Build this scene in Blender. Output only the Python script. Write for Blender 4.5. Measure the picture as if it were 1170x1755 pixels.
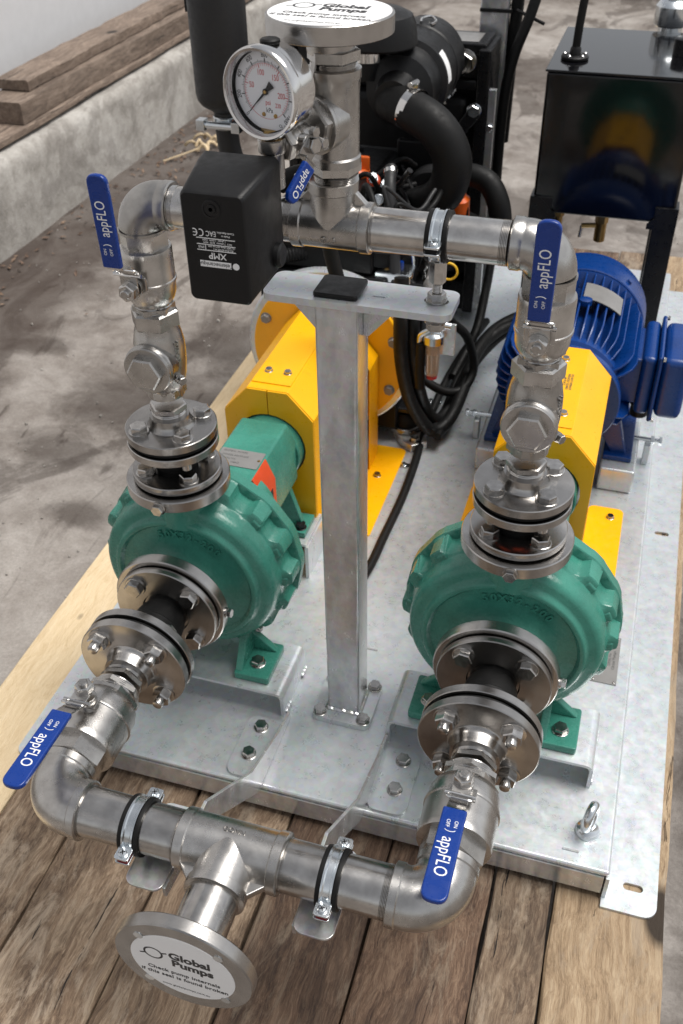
import bpy, bmesh, math, random
from mathutils import Matrix, Vector, Euler
PI = math.pi
random.seed(7)
for _o in list(bpy.data.objects):
    bpy.data.objects.remove(_o)
scene = bpy.context.scene
COL = scene.collection

# ------------------------------------------------------------------ camera
cam_d = bpy.data.cameras.new('camera')
cam = bpy.data.objects.new('camera', cam_d); COL.objects.link(cam)
RW = ((0.95626239, 0.29214669, -0.01457927), (0.17223295, -0.60264283, -0.77920307), (-0.23642769, 0.74261156, -0.62660196))
cam.matrix_world = Matrix(((RW[0][0], -RW[1][0], -RW[2][0], 0.5373), (RW[0][1], -RW[1][1], -RW[2][1], -0.9596),
                           (RW[0][2], -RW[1][2], -RW[2][2], 1.191), (0, 0, 0, 1)))
cam_d.sensor_fit = 'VERTICAL'; cam_d.sensor_height = 36.0; cam_d.sensor_width = 24.0
cam_d.lens = 1683.71 / 1755 * 36
cam_d.clip_start = 0.02; cam_d.clip_end = 400
cam_d.dof.use_dof = True; cam_d.dof.focus_distance = 1.09; cam_d.dof.aperture_fstop = 10.0
scene.camera = cam

# ------------------------------------------------------------------ daylight
SUN_EL, SUN_AZ = math.radians(68), math.radians(70)      # azimuth: clockwise from +Y towards +X
world = bpy.data.worlds.new('World'); scene.world = world; world.use_nodes = True
nt = world.node_tree; bg = nt.nodes['Background']
sky = nt.nodes.new('ShaderNodeTexSky'); sky.sky_type = 'NISHITA'; sky.sun_disc = False
sky.sun_elevation = SUN_EL; sky.sun_rotation = SUN_AZ; sky.air_density = 1.0; sky.dust_density = 1.2; sky.ozone_density = 1.0
hs = nt.nodes.new('ShaderNodeHueSaturation'); hs.inputs['Saturation'].default_value = 0.16
nt.links.new(sky.outputs[0], hs.inputs['Color']); nt.links.new(hs.outputs[0], bg.inputs['Color'])
bg.inputs['Strength'].default_value = 0.051
sun_d = bpy.data.lights.new('sun', 'SUN'); sun_d.energy = 1.5; sun_d.angle = math.radians(34); sun_d.color = (1, .965, .92)
sun = bpy.data.objects.new('sun', sun_d); COL.objects.link(sun)
sd = Vector((math.sin(SUN_AZ) * math.cos(SUN_EL), math.cos(SUN_AZ) * math.cos(SUN_EL), math.sin(SUN_EL)))
sun.rotation_euler = sd.to_track_quat('Z', 'Y').to_euler(); sun.location = (2, 3, 5)
vs = scene.view_settings
vs.view_transform = 'Standard'; vs.look = 'None'; vs.gamma = 1.0; vs.use_curve_mapping = False; vs.exposure = 1.38

# ------------------------------------------------------------------ materials
MATS = {}
class NT:
    def __init__(s, name):
        m = bpy.data.materials.new(name); m.use_nodes = True; s.m = m; s.t = m.node_tree; s.b = s.t.nodes['Principled BSDF']
        MATS[name] = m
    def n(s, typ, **kw):
        x = s.t.nodes.new('ShaderNode' + typ)
        for k, v in kw.items():
            if k in x.inputs: x.inputs[k].default_value = v
            else: setattr(x, k, v)
        return x
    def l(s, a, b): s.t.links.new(a, b)
    def coord(s, scale=(1, 1, 1), which='Object', off=None):
        tc = s.n('TexCoord'); mp = s.n('Mapping'); mp.inputs['Scale'].default_value = scale
        s.l(tc.outputs[which], mp.inputs['Vector'])
        if off is not None: s.l(off, mp.inputs['Location'])
        return mp.outputs[0]
    def noise(s, vec, scale, detail=4, rough=.55, dist=0.0):
        x = s.n('TexNoise', Scale=scale, Detail=detail, Roughness=rough, Distortion=dist); s.l(vec, x.inputs['Vector']); return x.outputs['Fac']
    def ramp(s, fac, stops):
        r = s.n('ValToRGB'); e = r.color_ramp.elements
        while len(e) < len(stops): e.new(.5)
        for i, (p, c) in enumerate(stops):
            e[i].position = p; e[i].color = (*c, 1) if len(c) == 3 else c
        s.l(fac, r.inputs['Fac']); return r.outputs['Color']
    def mix(s, fac, a, b, mode='MIX'):
        x = s.n('Mix', data_type='RGBA', blend_type=mode)
        if isinstance(fac, float): x.inputs[0].default_value = fac
        else: s.l(fac, x.inputs[0])
        for i, c in ((6, a), (7, b)):
            if isinstance(c, tuple): x.inputs[i].default_value = (*c, 1)
            else: s.l(c, x.inputs[i])
        return x.outputs[2]
    def bump(s, h, strength=.2, dist=.001, prev=None):
        x = s.n('Bump', Strength=strength, Distance=dist); s.l(h, x.inputs['Height'])
        if prev is not None: s.l(prev, x.inputs['Normal'])
        s.l(x.outputs[0], s.b.inputs['Normal']); return x.outputs[0]
    def rr(s, fac, lo, hi):
        r = s.n('MapRange'); r.inputs['To Min'].default_value = lo; r.inputs['To Max'].default_value = hi
        r.inputs['From Min'].default_value = .3; r.inputs['From Max'].default_value = .7
        s.l(fac, r.inputs['Value']); s.l(r.outputs[0], s.b.inputs['Roughness'])

def metal(name, lo, hi, r0, r1, nscale=60, bump=.05, met=1.0, fine=900, streak=None):
    a = NT(name); v = a.coord()
    f = a.noise(v, nscale, 5, .6)
    oi = a.n('ObjectInfo'); mr = a.n('MapRange'); mr.inputs['To Min'].default_value = .80; mr.inputs['To Max'].default_value = 1.14; a.l(oi.outputs['Random'], mr.inputs['Value'])
    hv = a.n('HueSaturation'); a.l(mr.outputs[0], hv.inputs['Value']); a.l(a.ramp(f, [(.3, lo), (.7, hi)]), hv.inputs['Color'])
    sc = a.ramp(a.noise(a.coord((1, 1, .35)), nscale * 3.2, 6, .8, .3), [(.66, (0, 0, 0)), (.72, (1, 1, 1))])
    a.l(a.mix(sc, hv.outputs[0], tuple(x * .72 for x in lo)), a.b.inputs['Base Color'])
    a.b.inputs['Metallic'].default_value = met
    f2 = a.noise(v, nscale * .6, 4, .6); a.rr(f2, r0, r1)
    fv = a.coord(streak) if streak else v
    a.bump(a.noise(fv, fine, 2), bump, .0006)
    return a
metal('cast_stainless', (.38, .366, .35), (.55, .535, .515), .23, .33, 45, .12, fine=1500)
metal('machined_stainless', (.36, .345, .33), (.52, .505, .488), .15, .24, 30, .06, fine=500)
metal('pipe_stainless', (.40, .385, .37), (.60, .582, .56), .16, .28, 55, .08, streak=(1, 6, 6), fine=260)
def turned(name, axis):
    a = metal(name, (.36, .345, .33), (.52, .505, .488), .19, .27, 30, .05, fine=500)
    a.b.inputs['Anisotropic'].default_value = .75
    tg = a.n('Tangent'); tg.direction_type = 'RADIAL'; tg.axis = axis; a.l(tg.outputs[0], a.b.inputs['Tangent'])
turned('turned_steel_z', 'Z'); turned('turned_steel_y', 'Y')
metal('bolt_steel', (.40, .385, .37), (.58, .565, .545), .14, .26, 120, .08)
metal('polished_steel', (.62, .61, .60), (.70, .69, .68), .08, .14, 40, .01)
metal('zinc_bright', (.62, .66, .69), (.74, .77, .79), .16, .28, 60, .05)
metal('brass', (.32, .20, .07), (.45, .30, .12), .25, .4, 60, .05)
def galv(name, lo, hi, r0, r1, met, bmp=.06):
    a = NT(name); v = a.coord(); vs_ = a.coord((1, 1, .45))
    vo = a.n('TexVoronoi', Scale=150.0); a.l(v, vo.inputs['Vector'])
    big = a.noise(v, 9, 8, .66, .4); mid = a.noise(vs_, 42, 8, .70, .2)
    c = a.ramp(big, [(.34, lo), (.64, hi)])
    c = a.mix(.45, c, a.ramp(mid, [(.36, lo), (.62, hi)]))
    c = a.mix(.10, c, vo.outputs['Color'], 'OVERLAY')
    sp = a.ramp(a.noise(v, 60, 3, .8), [(.80, (0, 0, 0)), (.84, (1, 1, 1))])
    c = a.mix(sp, c, tuple(x * .6 for x in lo))
    hs_ = a.n('HueSaturation'); hs_.inputs['Saturation'].default_value = .8; a.l(c, hs_.inputs['Color'])
    a.l(hs_.outputs[0], a.b.inputs['Base Color']); a.b.inputs['Metallic'].default_value = met
    a.rr(mid, r0, r1); a.bump(a.noise(v, 90, 6, .6), bmp, .0008)
galv('galvanised_plate', (.50, .54, .562), (.62, .655, .675), .24, .38, .55)
galv('galvanised_post', (.40, .408, .415), (.72, .73, .735), .14, .30, .66, .03)

def paint(name, col, rough, bscale, bstr, var=.12, dirt=None, coat=0.0):
    a = NT(name); v = a.coord()
    f = a.noise(v, 18, 5, .6)
    d = tuple(c * (1 - var) for c in col); h = tuple(min(1, c * (1 + var)) for c in col)
    c = a.ramp(f, [(.3, d), (.7, h)])
    if dirt:
        m = a.ramp(a.noise(v, 55, 6, .7, .4), [(.62, (0, 0, 0)), (.74, (1, 1, 1))])
        c = a.mix(m, c, dirt)
    a.l(c, a.b.inputs['Base Color']); a.rr(a.noise(v, 90, 3), rough * .8, rough * 1.25)
    a.bump(a.noise(v, bscale, 3, .6), bstr, .0012)
    a.b.inputs['Coat Weight'].default_value = coat; a.b.inputs['Coat Roughness'].default_value = .12
    return a
paint('green_paint', (.042, .205, .155), .27, 150, .38, .20, dirt=(.030, .120, .092))
paint('yellow_paint', (.86, .42, .001), .33, 300, .05, .05, dirt=(.78, .36, .004))
paint('blue_motor_paint', (.0015, .034, .175), .30, 240, .18, .15)
paint('blue_vinyl', (.001, .030, .205), .28, 300, .04, .05)
paint('black_plastic', (.0055, .0055, .006), .42, 700, .18, .1)
paint('black_rubber', (.0055, .0055, .0055), .52, 400, .15, .2)
paint('black_paint', (.007, .007, .008), .30, 200, .10, .2)
paint('black_gloss', (.003, .003, .004), .085, 9, .06, .1)
paint('engine_black', (.0035, .0035, .004), .42, 160, .3, .3)
paint('muffler_black', (.017, .017, .018), .50, 300, .06, .1)
for _k, _s in (('black_plastic', .28), ('black_rubber', .22), ('black_paint', .35), ('engine_black', .28), ('muffler_black', .35)):
    MATS[_k].node_tree.nodes['Principled BSDF'].inputs['Specular IOR Level'].default_value = _s
paint('white_label', (.80, .80, .80), .35, 300, .0, .01)
paint('orange_plastic', (.80, .13, .01), .4, 300, .03)
paint('red_guard', (.62, .07, .02), .45, 300, .05)
paint('red_rubber', (.35, .012, .02), .5, 300, .05)
paint('print_black', (.012, .012, .014), .5, 300, .0, .01)
paint('print_white', (.75, .75, .75), .5, 300, .0, .01)
paint('print_red', (.55, .02, .03), .5, 300, .0, .01)
paint('dial_white', (.85, .85, .88), .5, 300, .0, .01)
paint('plate_grey', (.20, .195, .19), .35, 200, .05, .1)
paint('plate_print', (.10, .10, .10), .5, 300, .0, .01)
paint('wall_white', (.62, .62, .63), .7, 60, .04, .03)
paint('machine_yellow', (.72, .33, .02), .5, 60, .02)
paint('yellow_wire', (.75, .45, .02), .4, 60, .02)
paint('dark_gap', (.006, .006, .006), .8, 60, .0)
a = NT('gauge_glass'); a.b.inputs['Base Color'].default_value = (1, 1, 1, 1); a.b.inputs['Roughness'].default_value = .02
a.b.inputs['Transmission Weight'].default_value = 1.0; a.b.inputs['IOR'].default_value = 1.08
a = NT('amber_glass'); a.b.inputs['Base Color'].default_value = (.78, .62, .50, 1); a.b.inputs['Roughness'].default_value = .08
a.b.inputs['Transmission Weight'].default_value = .75; a.b.inputs['IOR'].default_value = 1.4

def wood(name, c_dark, c_mid, c_light, streak=.6, rough=.75, grey=None, stain=.5, knot=1.0, crack=True):
    a = NT(name)
    oi = a.n('ObjectInfo'); sc = a.n('VectorMath', operation='SCALE'); sc.inputs[0].default_value = (37, 53, 71)
    a.l(oi.outputs['Random'], sc.inputs['Scale'])
    vv = a.coord((1, 1, 1), off=sc.outputs[0])
    v = a.coord((1, .05, 1), off=sc.outputs[0]); vm = a.coord((1, .14, 1), off=sc.outputs[0]); vs_ = a.coord((1, .28, 1), off=sc.outputs[0])
    warp = a.n('TexNoise', Scale=6.0, Detail=4.0); a.l(vv, warp.inputs['Vector'])
    wv = a.mix(.035, v, warp.outputs['Color'], 'ADD'); wm = a.mix(.05, vm, warp.outputs['Color'], 'ADD')
    g2 = a.noise(wv, 380, 9, .78, .2); g = a.noise(wm, 70, 9, .72, .6); big = a.noise(vs_, 13, 10, .74, 1.0)
    c = a.ramp(g, [(.36, c_dark), (.5, c_mid), (.64, c_light)])
    c = a.mix(.42, c, a.ramp(g2, [(.38, c_dark), (.5, c_mid), (.62, c_light)]))
    m = a.ramp(big, [(.47, (0, 0, 0)), (.60, (1, 1, 1))])
    sm = a.n('Math', operation='MULTIPLY'); a.l(m, sm.inputs[0]); sm.inputs[1].default_value = stain
    c = a.mix(sm.outputs[0], c, a.mix(.5, tuple(x * .55 for x in c_dark), c, 'MIX'))
    if grey:
        m2 = a.ramp(a.noise(vs_, 26, 10, .76, .6), [(.52, (0, 0, 0)), (.62, (1, 1, 1))])
        s3 = a.n('Math', operation='MULTIPLY'); a.l(m2, s3.inputs[0]); s3.inputs[1].default_value = .6
        c = a.mix(s3.outputs[0], c, grey)
    vc = a.coord((1, .018, 1), off=sc.outputs[0]); wc = a.mix(.02, vc, warp.outputs['Color'], 'ADD')
    ck = a.ramp(a.noise(wc, 95, 4, .6), [(.655, (0, 0, 0)), (.675, (1, 1, 1))])
    if crack: c = a.mix(ck, c, tuple(x * .3 for x in c_dark))
    # knots
    vk = a.coord((1, .55, 1), off=sc.outputs[0]); vo = a.n('TexVoronoi', Scale=5.0); a.l(vk, vo.inputs['Vector'])
    k = a.ramp(vo.outputs['Distance'], [(.10 * knot, (1, 1, 1)), (.145 * knot, (0, 0, 0))])
    c = a.mix(k, c, tuple(x * .22 for x in c_dark))
    vr = a.n('HueSaturation'); a.l(c, vr.inputs['Color'])
    mr = a.n('MapRange'); mr.inputs['To Min'].default_value = .78; mr.inputs['To Max'].default_value = 1.2
    a.l(oi.outputs['Random'], mr.inputs['Value']); a.l(mr.outputs[0], vr.inputs['Value'])
    a.l(vr.outputs[0], a.b.inputs['Base Color']); a.b.inputs['Roughness'].default_value = rough
    p = a.bump(g, .6, .003); p = a.bump(g2, .8, .002, p)
    if crack:
        iv = a.n('Invert'); a.l(ck, iv.inputs['Color']); a.bump(iv.outputs[0], .8, .003, p)
wood('weathered_wood', (.040, .022, .013), (.175, .116, .073), (.38, .29, .20), grey=(.37, .30, .225), stain=.88)
wood('brown_wood', (.026, .012, .007), (.130, .074, .044), (.29, .195, .128), grey=(.29, .225, .16), stain=.95)
wood('tan_wood', (.14, .088, .048), (.34, .238, .142), (.48, .37, .245), grey=(.32, .255, .185), stain=.55)
wood('light_wood', (.48, .35, .20), (.60, .47, .295), (.66, .535, .365), stain=.05, knot=.35, crack=False)
wood('old_timber', (.060, .040, .029), (.17, .125, .095), (.30, .235, .185), stain=.6)

def concrete(name, lo, mid, hi, stain, s=1.0, stain_amt=.8, dirt_x=None, blots=()):
    a = NT(name); v = a.coord()
    b1 = a.noise(v, 1.3 * s, 12, .70, .8); b2 = a.noise(v, 9 * s, 12, .74, .4); fine = a.noise(v, 150, 8, .8)
    c = a.ramp(b1, [(.38, lo), (.5, mid), (.60, hi)])
    c = a.mix(.5, c, a.ramp(b2, [(.36, lo), (.62, hi)]))
    c = a.mix(.45, c, a.ramp(fine, [(.3, (.25, .24, .23)), (.7, (.75, .74, .73))]), 'OVERLAY')
    vs_ = a.coord((1.7, .75, 1)); st = a.ramp(a.noise(vs_, 2.2 * s, 14, .64, 1.0), [(.525, (0, 0, 0)), (.585, (1, 1, 1))])
    m = a.n('Math', operation='MULTIPLY'); a.l(st, m.inputs[0]); m.inputs[1].default_value = stain_amt
    c = a.mix(m.outputs[0], c, a.mix(.35, stain, c))
    st2 = a.ramp(a.noise(a.coord((3.0, .8, 1)), 5 * s, 10, .6, .7), [(.64, (0, 0, 0)), (.70, (1, 1, 1))])
    m3 = a.n('Math', operation='MULTIPLY'); a.l(st2, m3.inputs[0]); m3.inputs[1].default_value = .8 * stain_amt
    c = a.mix(m3.outputs[0], c, stain)
    sp = a.ramp(a.noise(v, 38, 4, .8), [(.67, (0, 0, 0)), (.71, (1, 1, 1))])
    m2 = a.n('Math', operation='MULTIPLY'); a.l(sp, m2.inputs[0]); m2.inputs[1].default_value = .5
    c = a.mix(m2.outputs[0], c, tuple(x * .9 for x in stain))
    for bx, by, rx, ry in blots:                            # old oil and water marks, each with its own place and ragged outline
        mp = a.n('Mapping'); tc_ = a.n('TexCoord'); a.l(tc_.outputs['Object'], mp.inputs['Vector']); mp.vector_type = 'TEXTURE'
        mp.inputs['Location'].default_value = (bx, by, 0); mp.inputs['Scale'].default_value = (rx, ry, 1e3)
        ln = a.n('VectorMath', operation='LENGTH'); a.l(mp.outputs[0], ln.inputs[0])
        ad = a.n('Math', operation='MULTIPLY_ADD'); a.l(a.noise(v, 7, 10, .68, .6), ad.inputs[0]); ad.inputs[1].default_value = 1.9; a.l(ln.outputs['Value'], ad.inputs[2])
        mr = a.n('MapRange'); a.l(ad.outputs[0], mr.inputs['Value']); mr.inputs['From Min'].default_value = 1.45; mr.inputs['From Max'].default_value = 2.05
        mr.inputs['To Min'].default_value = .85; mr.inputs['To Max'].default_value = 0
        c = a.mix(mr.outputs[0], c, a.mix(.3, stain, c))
    if dirt_x is not None:                                  # strip of dirt swept against the kerb
        sx = a.n('SeparateXYZ'); tc = a.n('TexCoord'); a.l(tc.outputs['Object'], sx.inputs[0])
        ad = a.n('Math', operation='MULTIPLY_ADD'); a.l(a.noise(v, 3.5, 8, .65), ad.inputs[0]); ad.inputs[1].default_value = -.75; a.l(sx.outputs['X'], ad.inputs[2])
        mr = a.n('MapRange'); a.l(ad.outputs[0], mr.inputs['Value']); mr.inputs['From Min'].default_value = dirt_x - .30; mr.inputs['From Max'].default_value = dirt_x - .10
        mr.inputs['To Min'].default_value = .92; mr.inputs['To Max'].default_value = 0
        c = a.mix(mr.outputs[0], c, a.mix(.25, tuple(x * 1.3 for x in stain), c))
    a.l(c, a.b.inputs['Base Color']); a.b.inputs['Roughness'].default_value = .85; a.b.inputs['Specular IOR Level'].default_value = .3
    p = a.bump(b2, .35, .012); a.bump(fine, .5, .003, p)
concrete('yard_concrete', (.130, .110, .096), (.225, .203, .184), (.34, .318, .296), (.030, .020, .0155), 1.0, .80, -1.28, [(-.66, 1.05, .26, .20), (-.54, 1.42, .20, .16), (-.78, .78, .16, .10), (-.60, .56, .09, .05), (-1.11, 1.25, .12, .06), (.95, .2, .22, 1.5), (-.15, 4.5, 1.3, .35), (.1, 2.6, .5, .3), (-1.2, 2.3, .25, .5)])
concrete('kerb_concrete', (.22, .205, .185), (.37, .352, .325), (.46, .445, .42), (.095, .08, .07), 2.0, .5)
a = NT('dry_leaf'); a.b.inputs['Roughness'].default_value = .7
oi = a.n('ObjectInfo'); a.l(a.ramp(a.noise(a.coord(), 30, 3), [(.35, (.05, .026, .018)), (.5, (.14, .085, .055)), (.7, (.26, .18, .12))]), a.b.inputs['Base Color'])

# ------------------------------------------------------------------ mesh helpers
def AX(o, z, x=None):
    z = Vector(z).normalized()
    if x is None: x = Vector((1, 0, 0)) if abs(z.x) < .9 else Vector((0, 1, 0))
    x = Vector(x); x = (x - z * x.dot(z)).normalized(); y = z.cross(x)
    return Matrix(((x.x, y.x, z.x, o[0]), (x.y, y.y, z.y, o[1]), (x.z, y.z, z.z, o[2]), (0, 0, 0, 1)))
ID = Matrix.Identity(4)
def T(x, y, z): return Matrix.Translation((x, y, z))
def RZ(a): return Matrix.Rotation(a, 4, 'Z')
def RX(a): return Matrix.Rotation(a, 4, 'X')
def RY(a): return Matrix.Rotation(a, 4, 'Y')

def weighted(me, ang):
    """face-area weighted corner normals, so bevelled flats stay flat"""
    pn = [p.normal.copy() for p in me.polygons]; pa = [p.area for p in me.polygons]; at = {}
    for p in me.polygons:
        for v in p.vertices: at.setdefault(v, []).append(p.index)
    lim = math.cos(math.radians(max(ang, 40) + 8)); out = []
    for p in me.polygons:
        for v in p.vertices:
            n = Vector((0, 0, 0))
            for q in at[v]:
                if pn[q].dot(pn[p.index]) > lim: n += pn[q] * pa[q]
            out.append(n.normalized() if n.length > 1e-12 else pn[p.index])
    me.normals_split_custom_set(out)

class MB:
    def __init__(s): s.v = []; s.f = []
    def add(s, vs, fs, M=ID):
        n = len(s.v); s.v += [tuple(M @ Vector(p)) for p in vs]; s.f += [tuple(i + n for i in f) for f in fs]; return s
    def lathe(s, prof, M=ID, seg=40, a0=0.0, caps=True, mod=None):
        vs = []; fs = []
        for j, p in enumerate(prof):
            for i in range(seg):
                t = a0 + 2 * PI * i / seg; r = p[0] if mod is None else mod(p, t)
                vs.append((r * math.cos(t), r * math.sin(t), p[1]))
        for j in range(len(prof) - 1):
            for i in range(seg):
                k = (i + 1) % seg
                fs.append((j * seg + i, j * seg + k, (j + 1) * seg + k, (j + 1) * seg + i))
        if caps:
            if prof[0][0] > 1e-5: fs.append(tuple(range(seg - 1, -1, -1)))
            if prof[-1][0] > 1e-5: fs.append(tuple((len(prof) - 1) * seg + i for i in range(seg)))
        return s.add(vs, fs, M)
    def cyl(s, r, h0, h1, M=ID, seg=32, ch=0.0):
        if ch: return s.lathe([(r - ch, h0), (r, h0 + ch), (r, h1 - ch), (r - ch, h1)], M, seg)
        return s.lathe([(r, h0), (r, h1)], M, seg)
    def hexa(s, r, h0, h1, M=ID, c=.0012, a0=0.0, both=False):
        pr = [(r * .93, h0), (r, h0 + c)] if both else [(r, h0)]
        return s.lathe(pr + [(r, h1 - c), (r * .90, h1)], M, 6, a0)
    def box(s, x0, x1, y0, y1, z0, z1, M=ID):
        return s.add([(x0, y0, z0), (x1, y0, z0), (x1, y1, z0), (x0, y1, z0), (x0, y0, z1), (x1, y0, z1), (x1, y1, z1), (x0, y1, z1)],
                     [(0, 3, 2, 1), (4, 5, 6, 7), (0, 1, 5, 4), (1, 2, 6, 5), (2, 3, 7, 6), (3, 0, 4, 7)], M)
    def prism(s, poly, h0, h1, M=ID):
        n = len(poly); vs = [(p[0], p[1], h0) for p in poly] + [(p[0], p[1], h1) for p in poly]
        fs = [tuple(range(n - 1, -1, -1)), tuple(range(n, 2 * n))] + [(i, (i + 1) % n, n + (i + 1) % n, n + i) for i in range(n)]
        return s.add(vs, fs, M)
    def sweep(s, pts, rad, seg=20, M=ID, caps=True):
        P = [Vector(p) for p in pts]; n = len(P)
        if not isinstance(rad, (list, tuple)): rad = [rad] * n
        tang = []
        for i in range(n):
            d = (P[min(i + 1, n - 1)] - P[max(i - 1, 0)])
            if d.length < 1e-9: d = Vector((0, 0, 1))
            tang.append(d.normalized())
        u = tang[0].orthogonal().normalized(); vs = []; fs = []
        for i in range(n):
            if i:
                q = tang[i - 1].rotation_difference(tang[i]); u = q @ u
            w = tang[i].cross(u)
            for k in range(seg):
                t = 2 * PI * k / seg; vs.append(tuple(P[i] + (u * math.cos(t) + w * math.sin(t)) * rad[i]))
        for i in range(n - 1):
            for k in range(seg):
                m = (k + 1) % seg; fs.append((i * seg + k, i * seg + m, (i + 1) * seg + m, (i + 1) * seg + k))
        if caps: fs += [tuple(range(seg - 1, -1, -1)), tuple((n - 1) * seg + k for k in range(seg))]
        return s.add(vs, fs, M)
    def rbox(s, x0, x1, y0, y1, z0, z1, r, M=ID, n=5):
        return s.prism(rrect(x0, x1, y0, y1, r, n), z0, z1, M)
    def mesh(s, name, bevel=0.0, ang=32, bseg=2):
        me = bpy.data.meshes.new(name); me.from_pydata(s.v, [], s.f)
        bm = bmesh.new(); bm.from_mesh(me); bmesh.ops.recalc_face_normals(bm, faces=bm.faces)
        if bevel:
            es = [e for e in bm.edges if len(e.link_faces) == 2 and e.calc_face_angle(0) > .5]
            bmesh.ops.bevel(bm, geom=es, offset=bevel, segments=bseg, affect='EDGES', clamp_overlap=True, profile=.5)
        bm.to_mesh(me); bm.free()
        for p in me.polygons: p.use_smooth = True
        me.set_sharp_from_angle(angle=math.radians(ang))
        if bevel: weighted(me, ang)
        return me
    def build(s, name, mat, parent=None, bevel=0.0, ang=32, bseg=2):
        return put(name, s.mesh(name, bevel, ang, bseg), mat, parent)

def rrect(x0, x1, y0, y1, r, n=5):
    out = []
    for cx, cy, a in ((x1 - r, y1 - r, 0), (x0 + r, y1 - r, PI / 2), (x0 + r, y0 + r, PI), (x1 - r, y0 + r, 1.5 * PI)):
        for i in range(n + 1):
            t = a + PI / 2 * i / n; out.append((cx + r * math.cos(t), cy + r * math.sin(t)))
    return out
def slot(cx, cy, L, r, ang=0.0, n=6):
    out = []
    for sgn, a in ((1, -PI / 2), (-1, PI / 2)):
        for i in range(n + 1):
            t = a + PI * i / n; out.append((sgn * L / 2 + r * math.cos(t), r * math.sin(t)))
    c, s_ = math.cos(ang), math.sin(ang)
    return [(cx + x * c - y * s_, cy + x * s_ + y * c) for x, y in out]
def circle(cx, cy, r, n=20): return [(cx + r * math.cos(2 * PI * i / n), cy + r * math.sin(2 * PI * i / n)) for i in range(n)]
def holed(name, outer, holes, z0, z1, M=ID, bevel=0.0):
    """plate of polygon outline with real holes"""
    bm = bmesh.new(); edges = []
    for loop in [outer] + holes:
        vv = [bm.verts.new((p[0], p[1], z1)) for p in loop]
        edges += [bm.edges.new((vv[i], vv[(i + 1) % len(vv)])) for i in range(len(vv))]
    bmesh.ops.triangle_fill(bm, use_beauty=True, use_dissolve=False, edges=edges)
    top = list(bm.faces)
    r = bmesh.ops.extrude_face_region(bm, geom=top)
    bmesh.ops.translate(bm, vec=(0, 0, z0 - z1), verts=[g for g in r['geom'] if isinstance(g, bmesh.types.BMVert)])
    bmesh.ops.recalc_face_normals(bm, faces=bm.faces)
    bm.transform(M)
    me = bpy.data.meshes.new(name); bm.to_mesh(me); bm.free()
    for p in me.polygons: p.use_smooth = True
    me.set_sharp_from_angle(angle=math.radians(32)); return me

def put(name, me, mat, parent=None, M=None):
    if mat is not None and not me.materials: me.materials.append(MATS[mat])
    o = bpy.data.objects.new(name, me); COL.objects.link(o)
    if parent is not None: o.parent = parent
    if M is not None: o.matrix_local = M
    return o
def tag(o, label, cat, group=None, kind=None):
    if label: o['label'] = label
    if cat: o['category'] = cat
    if group: o['group'] = group
    if kind: o['kind'] = kind
    return o
def thing(name, label, cat, M=ID, group=None):
    o = bpy.data.objects.new(name, None); COL.objects.link(o); o.empty_display_size = .02
    o.matrix_local = M; return tag(o, label, cat, group)
def struct(o): o['kind'] = 'structure'; return o
def copy_tree(o, parent=None, M=None, label=None):
    c = o.copy(); COL.objects.link(c)
    if parent is not None: c.parent = parent
    if M is not None: c.matrix_local = M
    if label: c['label'] = label
    for ch in list(o.children): copy_tree(ch, c)
    return c

def text_mesh(s, size, depth=.0002, bold=0.0, align='CENTER', spacing=1.0, xscale=1.0):
    cu = bpy.data.curves.new('lettering', 'FONT'); cu.body = s; cu.size = size; cu.align_x = align; cu.align_y = 'CENTER'
    cu.extrude = depth; cu.offset = bold; cu.space_character = spacing; cu.space_line = .9; cu.resolution_u = 3
    o = bpy.data.objects.new('lettering', cu); COL.objects.link(o)
    bpy.context.view_layer.update()
    me = bpy.data.meshes.new_from_object(o.evaluated_get(bpy.context.evaluated_depsgraph_get()))
    bpy.data.objects.remove(o); bpy.data.curves.remove(cu)
    me.name = 'lettering'
    if xscale != 1.0: me.transform(Matrix.Diagonal((xscale, 1, 1, 1)))
    me.materials.clear(); return me
def text(s, size, M, mat, parent, name='lettering', **kw):
    me = text_mesh(s, size, **kw); me.transform(M); return put(name, me, mat, parent)

_bm = {}
def bolt_mesh(r, h, washer=True, dome=0.0):
    k = ('b', r, h, washer, dome)
    if k not in _bm:
        m = MB()
        if washer: m.lathe([(r * 1.16, 0), (r * 1.16, r * .14), (r * 1.1, r * .17)], ID, 24)
        z = r * .17 if washer else 0
        m.hexa(r, z, z + h, c=r * .12)
        _bm[k] = m.mesh('bolt', ang=25)
    return _bm[k]
def nut_mesh(r, h, stud=.008):
    k = ('n', r, h, stud)
    if k not in _bm:
        m = MB(); m.lathe([(r * 1.2, 0), (r * 1.2, r * .14), (r * 1.12, r * .17)], ID, 24)
        m.hexa(r, r * .17, r * .17 + h, c=r * .12)
        z = r * .17 + h
        m.lathe([(r * .55, z - .001), (r * .55, z + stud * .7), (r * .48, z + stud * .9), (r * .25, z + stud), (0, z + stud)], ID, 18)
        _bm[k] = m.mesh('nut', ang=28)
    return _bm[k]
def bolt(parent, o, d, r=.0105, h=.008, mat='bolt_steel', washer=True, rot=None, name='bolt'):
    if rot is None: rot = random.uniform(0, 1.05)
    return put(name, bolt_mesh(r, h, washer), mat, parent, AX(o, d) @ RZ(rot))
def nut(parent, o, d, r=.0105, h=.009, stud=.008, mat='bolt_steel'):
    return put('nut', nut_mesh(r, h, stud), mat, parent, AX(o, d) @ RZ(random.uniform(0, 1.05)))
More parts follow.
